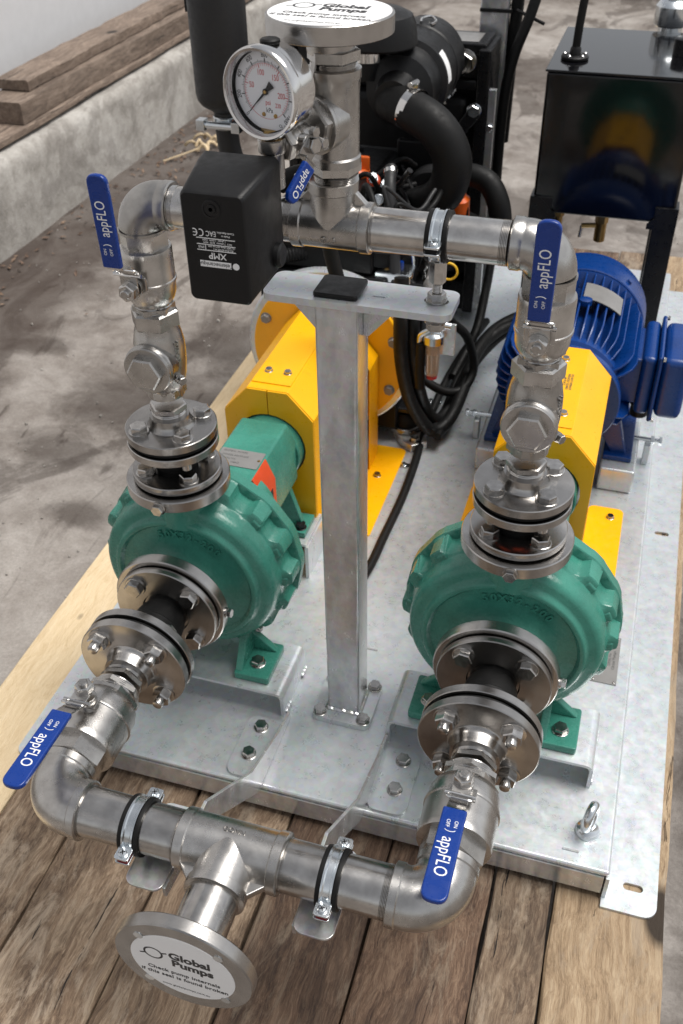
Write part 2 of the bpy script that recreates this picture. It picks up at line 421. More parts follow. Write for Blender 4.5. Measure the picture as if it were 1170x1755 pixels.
def arc(c, r, a0, a1, n, plane='xz'):
    out = []
    for i in range(n + 1):
        t = a0 + (a1 - a0) * i / n; x, y = c[0] + r * math.cos(t), r * math.sin(t)
        out.append((c[0] + r * math.cos(t), c[1], c[2] + r * math.sin(t)) if plane == 'xz' else
                   (c[0] + r * math.cos(t), c[1] + r * math.sin(t), c[2]) if plane == 'xy' else
                   (c[0], c[1] + r * math.cos(t), c[2] + r * math.sin(t)))
    return out
def smooth_path(pts, n=8):
    P = [Vector(p) for p in pts]; out = []
    Q = [P[0] * 2 - P[1]] + P + [P[-1] * 2 - P[-2]]
    for i in range(1, len(Q) - 2):
        for k in range(n):
            t = k / n; a, b, c, d = Q[i - 1], Q[i], Q[i + 1], Q[i + 2]
            out.append(.5 * ((2 * b) + (c - a) * t + (2 * a - 5 * b + 4 * c - d) * t * t + (3 * b - a - 3 * c + d) * t ** 3))
    return out + [P[-1]]
# ------------------------------------------------------------------ setting
GZ = -.24
bm = bmesh.new()
bmesh.ops.create_grid(bm, x_segments=60, y_segments=60, size=30)
for v in bm.verts:
    v.co.z = GZ
me = bpy.data.meshes.new('ground'); bm.to_mesh(me); bm.free()
struct(put('ground', me, 'yard_concrete'))

# concrete kerb wall with a worn arris
m = MB(); ys = [ -3 + i * .07 for i in range(200)]
rnd = random.Random(3); prof = []
vs = []; fs = []
for j, y in enumerate(ys):
    w = lambda s: rnd.uniform(-s, s)
    pr_ = [(-1.525 + w(.003), GZ - .02), (-1.528 + w(.002), -.10), (-1.532 + w(.004), .018), (-1.540 + w(.006), .040 + w(.004)), (-1.556 + w(.006), .054 + w(.003)), (-1.62, .058 + w(.002)), (-1.86, .060), (-1.86, GZ - .02)]
    vs += [(p[0], y, p[1]) for p in pr_]
K = 8
for j in range(len(ys) - 1):
    for k in range(K):
        n = (k + 1) % K; fs.append((j * K + k, j * K + n, (j + 1) * K + n, (j + 1) * K + k))
fs += [tuple(range(K)), tuple((len(ys) - 1) * K + k for k in range(K - 1, -1, -1))]
m.add(vs, fs)
tag(m.build('concrete_kerb', 'kerb_concrete', ang=50), 'low weathered concrete kerb wall running along the left edge of the yard', 'kerb')
m = MB(); m.box(-2.1, -1.95, -4, 14, GZ - .05, 3.2)
tag(m.build('white_wall', 'wall_white'), 'plain pale grey white wall behind the timber on the kerb', 'wall')

def plank_mesh(name, x0, x1, y0, y1, z0, z1, seed, rough=.0018, n=26, chip=False):
    r = random.Random(seed); bm = bmesh.new(); rings = []
    for j in range(n + 1):
        y = y0 + (y1 - y0) * j / n; e = .003
        a, b, c, d = (r.uniform(-rough, rough) for _ in range(4))
        if j in (0, n) and chip: e = .006
        pts = [(x0 + a, z0), (x1 + b, z0), (x1 + b, z1 - e), (x1 - e + b, z1 + c * .5), (x0 + (x1 - x0) * .5, z1 + d * .6), (x0 + e + a, z1 + d * .5), (x0 + a, z1 - e)]
        yo = r.uniform(-.004, .004) if j in (0, n) else 0
        rings.append([bm.verts.new((p[0], y + yo, p[1])) for p in pts])
    K = len(rings[0])
    for j in range(n):
        for k in range(K):
            q = (k + 1) % K; bm.faces.new((rings[j][k], rings[j][q], rings[j + 1][q], rings[j + 1][k]))
    bm.faces.new(rings[0]); bm.faces.new(rings[-1])
    bmesh.ops.recalc_face_normals(bm, faces=bm.faces)
    me = bpy.data.meshes.new(name); bm.to_mesh(me); bm.free()
    for p in me.polygons: p.use_smooth = True
    me.set_sharp_from_angle(angle=math.radians(40)); return me

tag(put('timber_plank', plank_mesh('p', -1.80, -1.585, 1.55, 9.5, .070, .092, 5, .004), 'old_timber'), 'thin dark bottom board lying flat on the concrete kerb', 'plank', 'timber stacked on the kerb')
tag(put('timber_plank', plank_mesh('p', -1.76, -1.60, 2.13, 9.2, .094, .168, 6, .003, chip=True), 'old_timber'), 'thick grey brown timber beam in the middle of the kerb stack', 'plank', 'timber stacked on the kerb')
o = put('timber_plank', plank_mesh('p', -.07, .07, 0, 2.1, 0, .036, 7, .006, n=34, chip=True), 'old_timber', None, T(-1.70, 2.25, .172) @ RZ(math.radians(.6)))
tag(o, 'short split board with a ragged end on top of the kerb stack', 'plank', 'timber stacked on the kerb')

# dry leaves and litter along the kerb foot
m = MB(); r = random.Random(11)
for i in range(300):
    y = r.uniform(1.2, 5.2); x = -1.50 + abs(r.gauss(0, .07)) if r.random() < .8 else -1.5 + r.uniform(0, .55)
    if r.random() < .12: x, y = -1.33 + r.gauss(0, .05), 2.75 + r.gauss(0, .1)
    s = r.uniform(.006, .020); M = T(x, y, GZ + .006) @ Euler((r.uniform(-.5, .5), r.uniform(-.5, .5), r.uniform(0, 6.3))).to_matrix().to_4x4()
    m.add([(-s, 0, 0), (0, -s * .35, s * .12), (s, 0, 0), (0, s * .35, s * .12)], [(0, 1, 2), (0, 2, 3)], M)
tag(m.build('leaf_litter', 'dry_leaf'), 'scattered dry brown leaves along the foot of the kerb', 'leaves', kind='stuff')

m = MB(); r = random.Random(12)
for i in range(900):
    x, y = (r.uniform(-1.5, -.36), r.uniform(-.3, 4.5)) if r.random() < .75 else (r.uniform(.4, 1.6), r.uniform(1.9, 6))
    s = r.uniform(.0015, .005) * (1.8 if r.random() < .06 else 1)
    M = T(x, y, GZ + s * .4) @ Euler((r.uniform(0, 3), r.uniform(0, 3), r.uniform(0, 6.3))).to_matrix().to_4x4()
    m.add([(s, 0, 0), (-s, 0, 0), (0, s * .8, 0), (0, -s * .8, 0), (0, 0, s * .6), (0, 0, -s * .6)], [(0, 2, 4), (2, 1, 4), (1, 3, 4), (3, 0, 4), (2, 0, 5), (1, 2, 5), (3, 1, 5), (0, 3, 5)], M)
tag(m.build('grit', 'kerb_concrete'), 'loose grit and small stones scattered over the yard', 'grit', kind='stuff')

# a straw coloured twig of dried leaves by the kerb
t = thing('dry_twig', 'pale curled dry twig lying on the ground by the kerb', 'twig', T(-1.30, 2.92, GZ))
m = MB(); m.sweep(smooth_path([(-.10, -.16, .01), (-.02, -.04, .02), (.03, .05, .03), (.05, .16, .015)]), .004, 8); m.build('stem', 'light_wood', t)
for i in range(9):
    m = MB(); s = .035; a = i * 1.3
    m.sweep(smooth_path([(0, 0, 0), (s * .6, .01, .025), (s * 1.2, .0, .02), (s * 1.5, -.012, .004)], 4), [.006, .007] * 6 + [.002], 6)
    o = m.build('leaf', 'light_wood', t); o.matrix_local = T(.04 * math.sin(a), -.03 + .02 * i, .018) @ RZ(a)

# orange machine parked far behind
t = thing('parked_machine', 'orange yellow machine base just visible across the yard behind', 'machine', T(.10, 6.35, GZ))
m = MB(); m.box(-.75, .30, 0, .9, .05, .16); m.build('base_frame', 'machine_yellow', t, .01)
m = MB(); m.box(-1.6, 1.2, .1, 1.2, .17, 1.1); m.build('body', 'engine_black', t, .03)
for x in (-.6, .15):
    m = MB(); m.box(x - .06, x + .06, .1, .8, 0, .05); m.build('skid_runner', 'engine_black', t)

# ------------------------------------------------------------------ pallet
PZ = -.0585
pal = thing('timber_pallet', 'timber pallet of rough planks carrying the pump skid', 'pallet', T(0, 0, GZ))
joints = [(-.350, -.215, 'light_wood', -.62, 2.6), (-.211, -.1005, 'weathered_wood', -.62, 1.9), (-.0965, .054, 'weathered_wood', -.63, 1.95), (.058, .2025, 'weathered_wood', -.62, 1.92),
          (.2065, .354, 'brown_wood', -.62, 1.95), (.358, .503, 'brown_wood', -.61, 1.93), (.507, .585, 'weathered_wood', -.62, 1.95), (.589, .7335, 'tan_wood', -.60, 1.95)]
for i, (x0, x1, mt, y0, y1) in enumerate(joints):
    put('plank', plank_mesh('plank', x0, x1, y0, y1, .135, PZ - GZ, 20 + i, .0016 if mt != 'light_wood' else .0006, 40), mt, pal)
for y in (-.45, .25, .95, 1.65):
    m = MB(); m.box(-.34, .72, y, y + .09, 0, .1345); m.build('bearer', 'tan_wood', pal, .003)

# ------------------------------------------------------------------ skid base plate
sk = thing('skid_base_plate', 'folded galvanised steel base plate under both pump sets', 'base plate', T(.2365, 0, PZ))
dz = -PZ
XL, XR = -.4155, .4155; LZ = .0035
m = MB(); t_ = .005                                   # folded channel: top sheet + two side folds + front fold
m.box(XL, XR, -.181, 1.70, dz - t_ - .0045, dz)
m.build('top_sheet', 'galvanised_plate', sk, .0042, bseg=3)
for sx in (-1, 1):
    xa, xb = (XL - .0015, XL + .0035) if sx < 0 else (XR - .0035, XR + .0015)
    m = MB(); m.box(xa, xb, -.183, 1.70, .004, dz - .0100); m.build('side_fold', 'galvanised_plate', sk)
m = MB(); m.box(XL + .006, XR - .006, -.1825, -.1775, .012, dz - .0100); m.build('front_fold', 'galvanised_post', sk)
def lip_outline(s):
    y0, y1, x0, x1, r = -.197, 1.705, .412, .4850, .018
    p = [(x0, y0)] + [(x1 - r + r * math.cos(t), y0 + r + r * math.sin(t)) for t in [-PI / 2 + PI / 2 * i / 6 for i in range(7)]]
    p += [(x1 - r + r * math.cos(t), y1 - r + r * math.sin(t)) for t in [PI / 2 * i / 6 for i in range(7)]] + [(x0, y1)]
    return [(s * x, y) for x, y in p]
for s in (-1, 1):
    put('side_lip', holed('side_lip', lip_outline(s), [slot(s * .4525, -.157 + k, .016, .0055) for k in (0, .78, 1.56)], .0005, .0045), 'galvanised_plate', sk)
# pump support brackets: folded channel seats
def seat(px):
    b = thing('pump_seat', '', 'bracket', T(px, 0, 0), 'folded galvanised seats under the pumps')
    w, h, r, tt = .150, .048, .012, .005
    def ring(w, h, r): return [(-w, 0)] + [(-w + r - r * math.cos(PI / 2 * i / 5), h - r + r * math.sin(PI / 2 * i / 5)) for i in range(6)] + [(w - r + r * math.sin(PI / 2 * i / 5), h - r + r * math.cos(PI / 2 * i / 5)) for i in range(6)] + [(w, 0)]
    out, inn = ring(w, h, r), ring(w - tt, h - tt, r - tt)
    m = MB(); m.prism(out + inn[::-1], 0, .105, AX((0, .052, 0), (0, -1, 0), (1, 0, 0)))
    m.build('channel', 'galvanised_plate', b, ang=30)
    for sx in (-1, 1):
        for y in (-.045, .03):
            m = MB(); m.sweep(smooth_path([(sx * (w + .001), y + k * .004, .004 + .0015 * (k % 2)) for k in range(6)], 3), .0030, 10); m.build('weld_bead', 'galvanised_plate', b)
    return b
seat(0)['label'] = 'folded galvanised channel seat under the left green pump'
seat(.462)['label'] = 'folded galvanised channel seat under the right green pump'
# smaller rear support angles under bearing frames
for px, lb in ((0, 'small galvanised angle support under the rear foot of the left pump'), (.462, 'small galvanised angle support under the rear foot of the right pump')):
    b = thing('rear_support', lb, 'bracket', T(px, .30, 0), 'rear angle supports')
    m = MB(); m.box(-.085, .085, -.045, .045, .072, .078); m.build('top_plate', 'galvanised_plate', b, .0015)
    for s in (-1, 1):
        m = MB(); m.box(s * .085 - .0031, s * .085 + .0031, -.045, .045, 0, .0715); m.build('leg', 'galvanised_plate', b)
# lifting eye bolt
t = thing('eye_bolt', 'zinc plated lifting eye bolt standing near the front right corner of the plate', 'eye bolt', T(.6164, -.124, 0))
m = MB(); m.lathe([(.0165, 0), (.0170, .002), (.0150, .007), (.0105, .010), (.0085, .014)], ID, 28); m.build('collar', 'zinc_bright', t)
m = MB(); ring = [(0, .0150 * math.cos(a), .0330 + .0190 * math.sin(a)) for a in [2 * PI * i / 30 for i in range(31)]]
m.sweep(ring, .0066, 14, caps=False); o = m.build('eye', 'zinc_bright', t); o.matrix_local = RZ(-.30)
# weld strips on the plate
for x, y, w, lb in ((.598, -.160, .022, 'front right'), (.2365, .12, .03, 'middle')):
    m = MB(); m.box(-w / 2, w / 2, -.0012, .0012, 0, .0018, T(x, y, 0)); o = m.build('weld_bead', 'galvanised_post', sk); o.matrix_local = T(-.2365, 0, -PZ)
# small plate hardware in the middle of the skid (clip studs for the cables)
for (x, y), lb in (((.177, .631), 'zinc cable clip on the plate nearest the left coupling guard'), ((.175, .883), 'zinc cable clip beside the engine mount'),
                   ((.274, .86), 'zinc cable clip left of the blue motor'), ((.305, 1.12), 'zinc cable clip beside the far cable loop')):
    t = thing('cable_clip', lb, 'clip', T(x, y, 0), 'zinc cable clips on the skid plate')
    m = MB(); m.box(-.016, .016, -.008, .008, 0, .003); m.build('saddle', 'zinc_bright', t, .001)
    for s in (-1, 1): bolt(t, (s * .010, 0, .003), (0, 0, 1), .005, .004, 'zinc_bright')
# data label on the plate
t = thing('data_label', 'small printed metal data label on the plate beside the right pump', 'label', T(.612, .205, .0005))
m = MB(); m.box(-.020, .020, -.053, .053, 0, .0008); m.build('plate', 'plate_grey', t)
for i, (s, w) in enumerate((('Global Pumps', .0075), ('SERIAL No', .0062), ('MODEL', .0062), ('HEAD    FLOW', .0062), ('SPEED', .0062))):
    text(s, w, T(.012 - i * .0065, 0, .001) @ RZ(-PI / 2 + PI), 'plate_print', t, depth=.0001)
for x in (-.016, .016):
    for y in (-.049, .049):
        m = MB(); m.lathe([(.0022, 0), (.002, .0012), (0, .0016)], T(x, y, .0008), 12); m.build('rivet', 'bolt_steel', t)

# ------------------------------------------------------------------ post stand
PX = .2365
st = thing('pipe_stand', 'tall galvanised square post with a flat top plate holding the upper pipe', 'stand', T(PX, 0, 0))
put('base_plate', holed('base_plate', rrect(-.0455, .0455, -.0455, .0455, .010), [circle(0, 0, .012)], .0003, .010), 'galvanised_plate', st)
m = MB(); m.rbox(-.0248, .0248, -.0248, .0248, .010, .690, .004); m.build('post', 'galvanised_post', st, ang=30)
m = MB()
for a in range(4):
    M = RZ(a * PI / 2); m.sweep([M @ Vector((x, -.0255, .0115 + .0008 * math.sin(i * 2.4))) for i, x in enumerate([-.024 + .048 * k / 12 for k in range(13)])], .0032, 8)
m.build('weld_bead', 'galvanised_post', st)
for sx in (-1, 1):
    for sy in (-1, 1): bolt(st, (sx * .034, sy * .034, .010), (0, 0, 1), .0095, .0075)
put('top_plate', holed('top_plate', rrect(-.084, .130, -.033, .029, .012), [slot(.108, 0, .014, .0068)], .692, .700), 'galvanised_plate', st)
m = MB(); m.rbox(-.0255, .0255, -.0265, .0215, .7003, .7060, .004); m.build('end_cap', 'black_plastic', st, .0015)
for s in (-1, 1):
    m = MB(); m.prism([(0, 0), (.042, 0), (.042, -.006), (.006, -.046), (0, -.046)], -.003, .003, AX((s * .0252, 0.004, .6915), (0, -s, 0), (s, 0, 0)))
    m.build('gusset', 'galvanised_post', st)
m = MB(); m.box(-.007, .007, -.0009, .0009, 0, .0004, T(.045, -.006, .7002)); m.build('scratch', 'zinc_bright', st)
# ------------------------------------------------------------------ pumps
SH = .2205; FZ = .0485                     # shaft height, foot level
def build_pump(label):
    p = thing('centrifugal_pump', label, 'pump', T(0, 0, FZ), 'green centrifugal pumps on the skid')
    s = SH - FZ; Y = AX((0, 0, s), (0, 1, 0), (1, 0, 0))      # lathe frame, axis +Y
    NL = 16
    def lug(pt, t):
        r, y, w = pt; x = math.cos(t * NL / 1 + .3)
        k = 1 / (1 + math.exp(-6 * (x - .05)))
        return r + w * .0135 * k
    pf_ = 0
    prof = [(.044, -.064, 0), (.044, -.054, 0), (.048, -.044, 0), (.056, -.034, 0), (.066, -.027, 0), (.078, -.0235, 0), (.1000, -.0215, 0), (.1025, -.0245, 0), (.1050, -.0265, 0), (.1100, -.0265, 0),
            (.1130, -.0245, 0), (.1150, -.0190, 0), (.1180, -.0172, 0), (.1260, -.0165, 0), (.1320, -.0140, 0), (.1362, -.0090, 0), (.1385, -.0010, 0), (.1392, .0080, 0), (.1392, .0140, .15), (.1395, .0165, .55), (.1410, .0180, .9),
            (.1415, .0200, 1), (.1415, .0440, 1), (.1420, .0505, 1), (.1555, .0515, .12), (.1572, .0530, .12), (.1572, .0685, .12), (.1550, .0705, .12), (.085, .072, 0)]
    prof = [((r if r < .09 else .09 + (r - .09) * .885), y, w) for r, y, w in prof]
    m = MB(); m.lathe(prof, Y, 144, mod=lug)
    m.build('casing', 'green_paint', p, ang=40)
    # discharge neck
    m = MB(); m.lathe([(.040, .100), (.037, .130), (.035, .146), (.036, .155), (.040, .1625)], T(0, .010, s), 48); m.build('discharge_neck', 'green_paint', p)
    m = MB(); m.lathe([(.060, .1625), (.0685, .1625), (.0700, .1640), (.0700, .1785), (.0688, .1800), (.04, .1800)], T(0, 0, s), 72); m.build('discharge_flange', 'turned_steel_z', p)
    m = MB(); m.lathe([(.05, .062), (.0815, .062), (.0825, .0635), (.0825, .0785), (.0810, .0800), (.04, .0800)], AX((0, 0, s), (0, -1, 0), (1, 0, 0)), 80); m.build('suction_flange', 'turned_steel_y', p)
    # casing lugs with bolt pads at the rear flange rim
    for i in range(NL):
        a = (2 * PI * i - .3) / NL
        c = Vector((.1415 * math.cos(a), 0, s + .1415 * math.sin(a)))
        if abs(math.sin(a) - 1) < .12 or (math.sin(a) < -.8): continue
        m = MB(); M = AX(c + Vector((0, .012, 0)), (0, 1, 0), (math.cos(a), 0, math.sin(a)))
        m.add([(-.022, -.0095, -.002), (-.022, .0095, -.002), (.0015, .0080, .003), (.0015, -.0080, .003), (-.022, -.0115, .042), (-.022, .0115, .042), (.0072, .0100, .042), (.0072, -.0100, .042)], [(0, 1, 2, 3), (4, 7, 6, 5), (0, 4, 5, 1), (1, 5, 6, 2), (2, 6, 7, 3), (3, 7, 4, 0)], M); m.build('casing_lug', 'green_paint', p, .0032, 50, 3)
    # drain and vent plugs
    for o, d, r in (((.003, -.069, s + .171), (0, -1, 0), .0085), ((.0815, -.0705, s + .002), (1, 0, 0), .0065)):
        m = MB(); M = AX(o, d); m.lathe([(r * 1.15, 0), (r * 1.15, .003), (r, .0035)], M, 20); m.hexa(r, .0035, .0095, M, .001); m.build('plug', 'bolt_steel', p, ang=25)
    # cast size mark on an arc over the suction
    for i, ch in enumerate('50X32-200'):
        a = math.radians(115 - i * 7.4) - .10
        M = AX((.0865 * math.cos(a), -.0225, s + .0865 * math.sin(a)), (0, -1, 0), (math.sin(a), 0, -math.cos(a)))
        me = text_mesh(ch, .0165, depth=.0030, bold=.0005); me.transform(M); put('cast_lettering', me, 'green_paint', p)
    # front feet
    for sx in (-1, 1):
        m = MB(); m.rbox(.066, .122, -.040, .036, 0, .013, .004, Matrix.Diagonal((sx, 1, 1, 1))); m.build('foot', 'green_paint', p, .002)
        m = MB(); m.prism([(.050, .075), (.118, .0125), (.066, .0125), (.030, .05)], -.006, .006, AX((0, .022, 0), (0, -sx, 0), (sx, 0, 0))); m.build('foot_web', 'green_paint', p, .0025)
        m = MB(); m.prism([(-.036, .0125), (.034, .0125), (.034, .090), (.010, .090)], -.006, .006, AX((sx * .073, 0, 0), (1, 0, 0), (0, 1, 0))); m.build('foot_web', 'green_paint', p, .0025)
        bolt(p, (sx * .096, -.012, .013), (0, 0, 1), .0105, .0075)
    bolt(p, (.082, .030, .045), (.5, 0, .86), .007, .005)
    # bearing frame
    m = MB(); m.lathe([(.085, .0712), (.085, .090), (.074, .100), (.070, .125), (.070, .170)], Y, 48); m.build('lantern', 'green_paint', p)
    pol = [(-.054, -.045), (-.054, .030), (-.040, .0635), (.040, .0635), (.054, .030), (.054, -.045), (.040, -.062), (-.040, -.062)]
    m = MB(); m.prism(pol, -.315, -.140, AX((0, 0, s), (0, -1, 0), (1, 0, 0))); bf = m.build('bearing_frame', 'green_paint', p, .004)
    m = MB(); m.lathe([(.0585, .310), (.0605, .313), (.0605, .346), (.055, .352), (.02, .352)], Y, 48); m.build('bearing_cover', 'green_paint', p)
    m = MB(); m.cyl(.016, .35, .40, Y, 24); m.build('shaft', 'machined_stainless', p)
    # frame rear foot with its bolt
    m = MB(); m.prism([(-.075, .028), (.075, .028), (.046, .125), (-.046, .125)], -.006, .006, AX((0, .292, 0), (0, -1, 0), (1, 0, 0))); m.build('rear_foot', 'green_paint', p, .002)
    m = MB(); m.box(-.078, .078, .270, .325, .0305, .042); m.build('rear_foot_pad', 'green_paint', p, .002)
    for sx in (-1, 1): bolt(p, (sx * .066, .284, .042), (0, 0, 1), .009, .009, 'black_paint')
    # orange-red shaft guard in the side window of the frame
    for sx in (-1, 1):
        o = [(.0556, -.020), (.0556, .0305), (.0415, .0650)]; i_ = [(.0535, -.020), (.0535, .030), (.0395, .064)]
        m = MB(); m.prism([(sx * x, z) for x, z in o + i_[::-1]], -.208, -.150, AX((0, 0, s), (0, -1, 0), (1, 0, 0))); sg = m.build('shaft_guard', 'red_guard', p)
        for y_ in (.168, .190):
            m = MB(); m.box(-.0005, .0006, -.0045, .0045, -.014, .014, T(sx * .0556, y_, s + .006)); m.build('guard_slot', 'dark_gap', sg)
    # riveted name plate on the bearing frame
    z = s + .0638
    m = MB(); m.rbox(-.037, .037, .178, .222, z, z + .0008, .002); npl = m.build('name_plate', 'plate_grey', p)
    for i, w in enumerate(('MODEL 50x32-200', 'SERIAL No', 'FLOW   HEAD')):
        text(w, .0055, T(-.030, .205 - i * .009, z + .001), 'plate_print', npl, depth=.00008, align='LEFT')
    text('GLOBAL PUMPS', .0058, T(-.012, .2155, z + .001), 'plate_print', npl, depth=.00008)
    for x in (-.033, .033):
        m = MB(); m.lathe([(.0026, 0), (.002, .0012), (0, .0016)], T(x, .200, z + .0008), 12); m.build('rivet', 'brass', npl)
    return p
pumpL = build_pump('green centrifugal pump on the left, in front of the engine')
pumpR = copy_tree(pumpL, None, T(.462, 0, FZ), 'green centrifugal pump on the right, in front of the blue motor')

# ------------------------------------------------------------------ rubber bellows joints
def bellows(label, L, R, rr, pcd, M, group, name='rubber_bellows'):
    """flow axis +Z from pump flange; flange, rubber, flange"""
    b = thing(name, label, 'bellows', M, group)
    t = .0115
    f1 = MB(); f1.lathe([(rr * 1.05, .0018), (R - .001, .0018), (R, .003), (R, t), (R - .0012, t + .0013), (rr * 1.15, t + .0013), (rr * 1.10, t - .002)], ID, 72); f1.build('flange', 'turned_steel_z', b)
    f2 = MB(); f2.lathe([(rr * 1.10, L - t + .002), (rr * 1.15, L - t - .0013), (R - .0012, L - t - .0013), (R, L - t), (R, L - .002), (R - .001, L - .001), (rr * 1.05, L - .001)], ID, 72); f2.build('flange', 'turned_steel_z', b)
    r0 = rr
    body = [(r0 * .98, .003), (r0 * 1.0, t + .002), (r0 * 1.02, t + .006)]
    n = 14
    for i in range(n + 1):
        u = i / n; z = t + .006 + (L - 2 * t - .012) * u
        body.append((r0 * (1.02 + (.17 if R > .07 else .11) * math.sin(PI * u) ** .7), z))
    body += [(r0 * 1.0, L - t - .002), (r0 * .98, L - .003)]
    m = MB(); m.lathe(body, ID, 48); rb = m.build('rubber_body', 'black_rubber', b, ang=60)
    m = MB(); z = L * .5; k_ = 1.18 if R > .07 else 1.12; m.lathe([(r0 * k_, z - .0025), (r0 * (k_ + .035), z), (r0 * k_, z + .0025)], ID, 48, caps=False); m.build('rubber_rib', 'black_rubber', rb)
    m = MB(); m.lathe([(R * .90, -.0012), (R * .93, 0), (R * .93, .0018), (R * .90, .0018)], ID, 60); m.build('gasket', 'black_rubber', b)
    c = pcd / 2 * math.sqrt(.5)
    for sx in (-1, 1):
        for sy in (-1, 1):
            bolt(b, (sx * c, sy * c, t + .0013), (0, 0, 1), .0128 if R > .07 else .0116, .0088)
    return b
# discharge (vertical)
BZ = SH + .180
BL = .060
bL = bellows('small black rubber bellows between two steel flanges on top of the left pump', BL, .060, .0285, .087, T(0, 0, BZ + .001), 'rubber bellows joints')
bR = copy_tree(bL, None, T(.462, 0, BZ + .001), 'small black rubber bellows between two steel flanges on top of the right pump')
# suction (horizontal, towards -Y)
SM = lambda x: T(x, -.0805, SH) @ RX(PI / 2)
SL = .0975
sL = bellows('larger black rubber bellows joint at the front suction of the left pump', SL, .075, .0305, .114, SM(0), 'rubber bellows joints')
copy_tree(sL, None, SM(.462), 'larger black rubber bellows joint at the front suction of the right pump')
# red printed band on the right hand discharge bellows
for a0, a1, z0, z1 in ((238, 262, .030, .0335), (270, 290, .026, .0295), (292, 305, .030, .0325)):
    g = [(.0328 * math.cos(a), .0328 * math.sin(a)) for a in [math.radians(a0 + (a1 - a0) * j / 6) for j in range(7)]]
    m = MB(); m.prism(g + [(x * .96, y * .96) for x, y in g][::-1], z0, z1); m.build('printed_mark', 'red_guard', bR)

# ------------------------------------------------------------------ companion flanges with hub
def hub_flange(label, R, t, hub, hr, pcd, M, group, heads, hexr):
    f = thing('pipe_flange', label, 'flange', M, group)
    m = MB(); m.lathe([(hr, .0012), (R - .001, .0012), (R, .0022), (R, t), (R - .0012, t + .001), (hr * 1.36, t + .001), (hr * 1.24, t + .0035), (hr * 1.17, t + .009), (hr * 1.13, t + hub * .8), (hr * 1.10, t + hub), (hr * .9, t + hub)], ID, 72)
    m.build('flange_disc', 'turned_steel_z', f, ang=38)
    m = MB(); m.lathe([(R * .90, -.0056), (R * .925, -.005), (R * .925, .0008), (R * .90, .0012)], ID, 60); m.build('gasket', 'black_rubber', f)
    m = MB(); z = t + hub
    m.lathe([(hr * .96, z - .002), (hr * .96, z + .004)] + [(hr * (.93 if k % 2 else .965), z + .004 + .0012 * k) for k in range(4)], ID, 40)
    m.build('thread', 'machined_stainless', f, ang=20)
    m = MB(); m.hexa(hr * 1.04, z + .0075, z + .016, ID, .001, .2, True); m.build('hex_nipple', 'cast_stainless', f, ang=25)
    c = pcd / 2 * math.sqrt(.5)
    for sx in (-1, 1):
        for sy in (-1, 1):
            if heads:
                bolt(f, (sx * c, sy * c, t + .001), (0, 0, 1), .0116, .0085)
                nb = MB(); nb.cyl(.0066, 0, .018, T(sx * c, sy * c, -.0345), 16, .0015); nb.build('bolt_end', 'bolt_steel', f, ang=28)
            else:
                nut(f, (sx * c, sy * c, t + .001), (0, 0, 1), .0130, .0115, .010)
                nb = MB(); nb.hexa(.0108, 0, .008, T(sx * c, sy * c, -.027) , .001); nb.build('bolt_head', 'bolt_steel', f, ang=28)
    return f
TZ = BZ + BL + .0065
fL = hub_flange('round steel pipe flange with bolts above the left discharge bellows', .060, .012, .016, .0232, .087, T(0, 0, TZ), 'bolted pipe flanges', True, .0)
copy_tree(fL, None, T(.462, 0, TZ), 'round steel pipe flange with bolts above the right discharge bellows')
GM = lambda x: T(x, -.0805 - SL - .0055, SH) @ RX(PI / 2)
gL = hub_flange('nearest steel suction flange with domed nuts at the lower left valve', .075, .0125, .020, .0280, .114, GM(0), 'bolted pipe flanges', False, .0)
copy_tree(gL, None, GM(.462), 'nearest steel suction flange with domed nuts at the lower right valve')

# ------------------------------------------------------------------ check valves
def check_valve(label, M):
    """vertical flow; origin at body centre; cap faces -Y"""
    c = thing('check_valve', label, 'check valve', M, 'swing check valves')
    m = MB()
    m.lathe([(.020, -.063), (.0232, -.062), (.0232, -.052), (.0255, -.045), (.029, -.032), (.0310, -.015), (.0318, 0), (.0312, .014), (.0285, .028), (.0262, .036), (.0262, .040)], ID, 48)
    m.build('valve_body', 'cast_stainless', c, ang=40)
    m = MB(); m.hexa(.0300, .036, .0575, ID, .0022, .12, True); m.build('hex_collar', 'cast_stainless', c, ang=25)
    m = MB(); m.hexa(.0265, -.060, -.047, ID, .0015, .35, True); m.build('hex_collar', 'cast_stainless', c, ang=25)
    Mc = AX((0, 0, -.008), (0, -1, 0), (1, 0, 0))
    m = MB(); m.lathe([(.0285, .004), (.0300, .014), (.0305, .028), (.0318, .030), (.0318, .035), (.0308, .0365), (.0308, .0395), (.0295, .0410), (.018, .0412)], Mc, 56); cp = m.build('cap', 'cast_stainless', c, ang=35)
    m = MB(); m.hexa(.0228, .0408, .0510, Mc, .0018, 0.0); m.build('hex_plug', 'cast_stainless', cp, ang=25)
    m = MB(); Mp = AX((.026, -.014, -.026), (.75, -.6, 0)); m.cyl(.0062, 0, .010, Mp, 18, .0008); m.hexa(.0058, .010, .016, Mp, .0008); m.build('hinge_pin', 'bolt_steel', c, ang=25)
    for i, w in enumerate(('200', 'WOG')):
        text(w, .0085, AX((.0285, -.012 + i * .0, .016 - i * .011), (.93, -.36, 0), (0, 0, -1)), 'cast_stainless', c, name='cast_lettering', depth=.0018, bold=.0002)
    return c
CVZ = .588
cL = check_valve('stainless check valve with a hex cap standing above the left pump', T(0, 0, CVZ))
copy_tree(cL, None, T(.462, 0, CVZ), 'stainless check valve with a hex cap standing above the right pump')

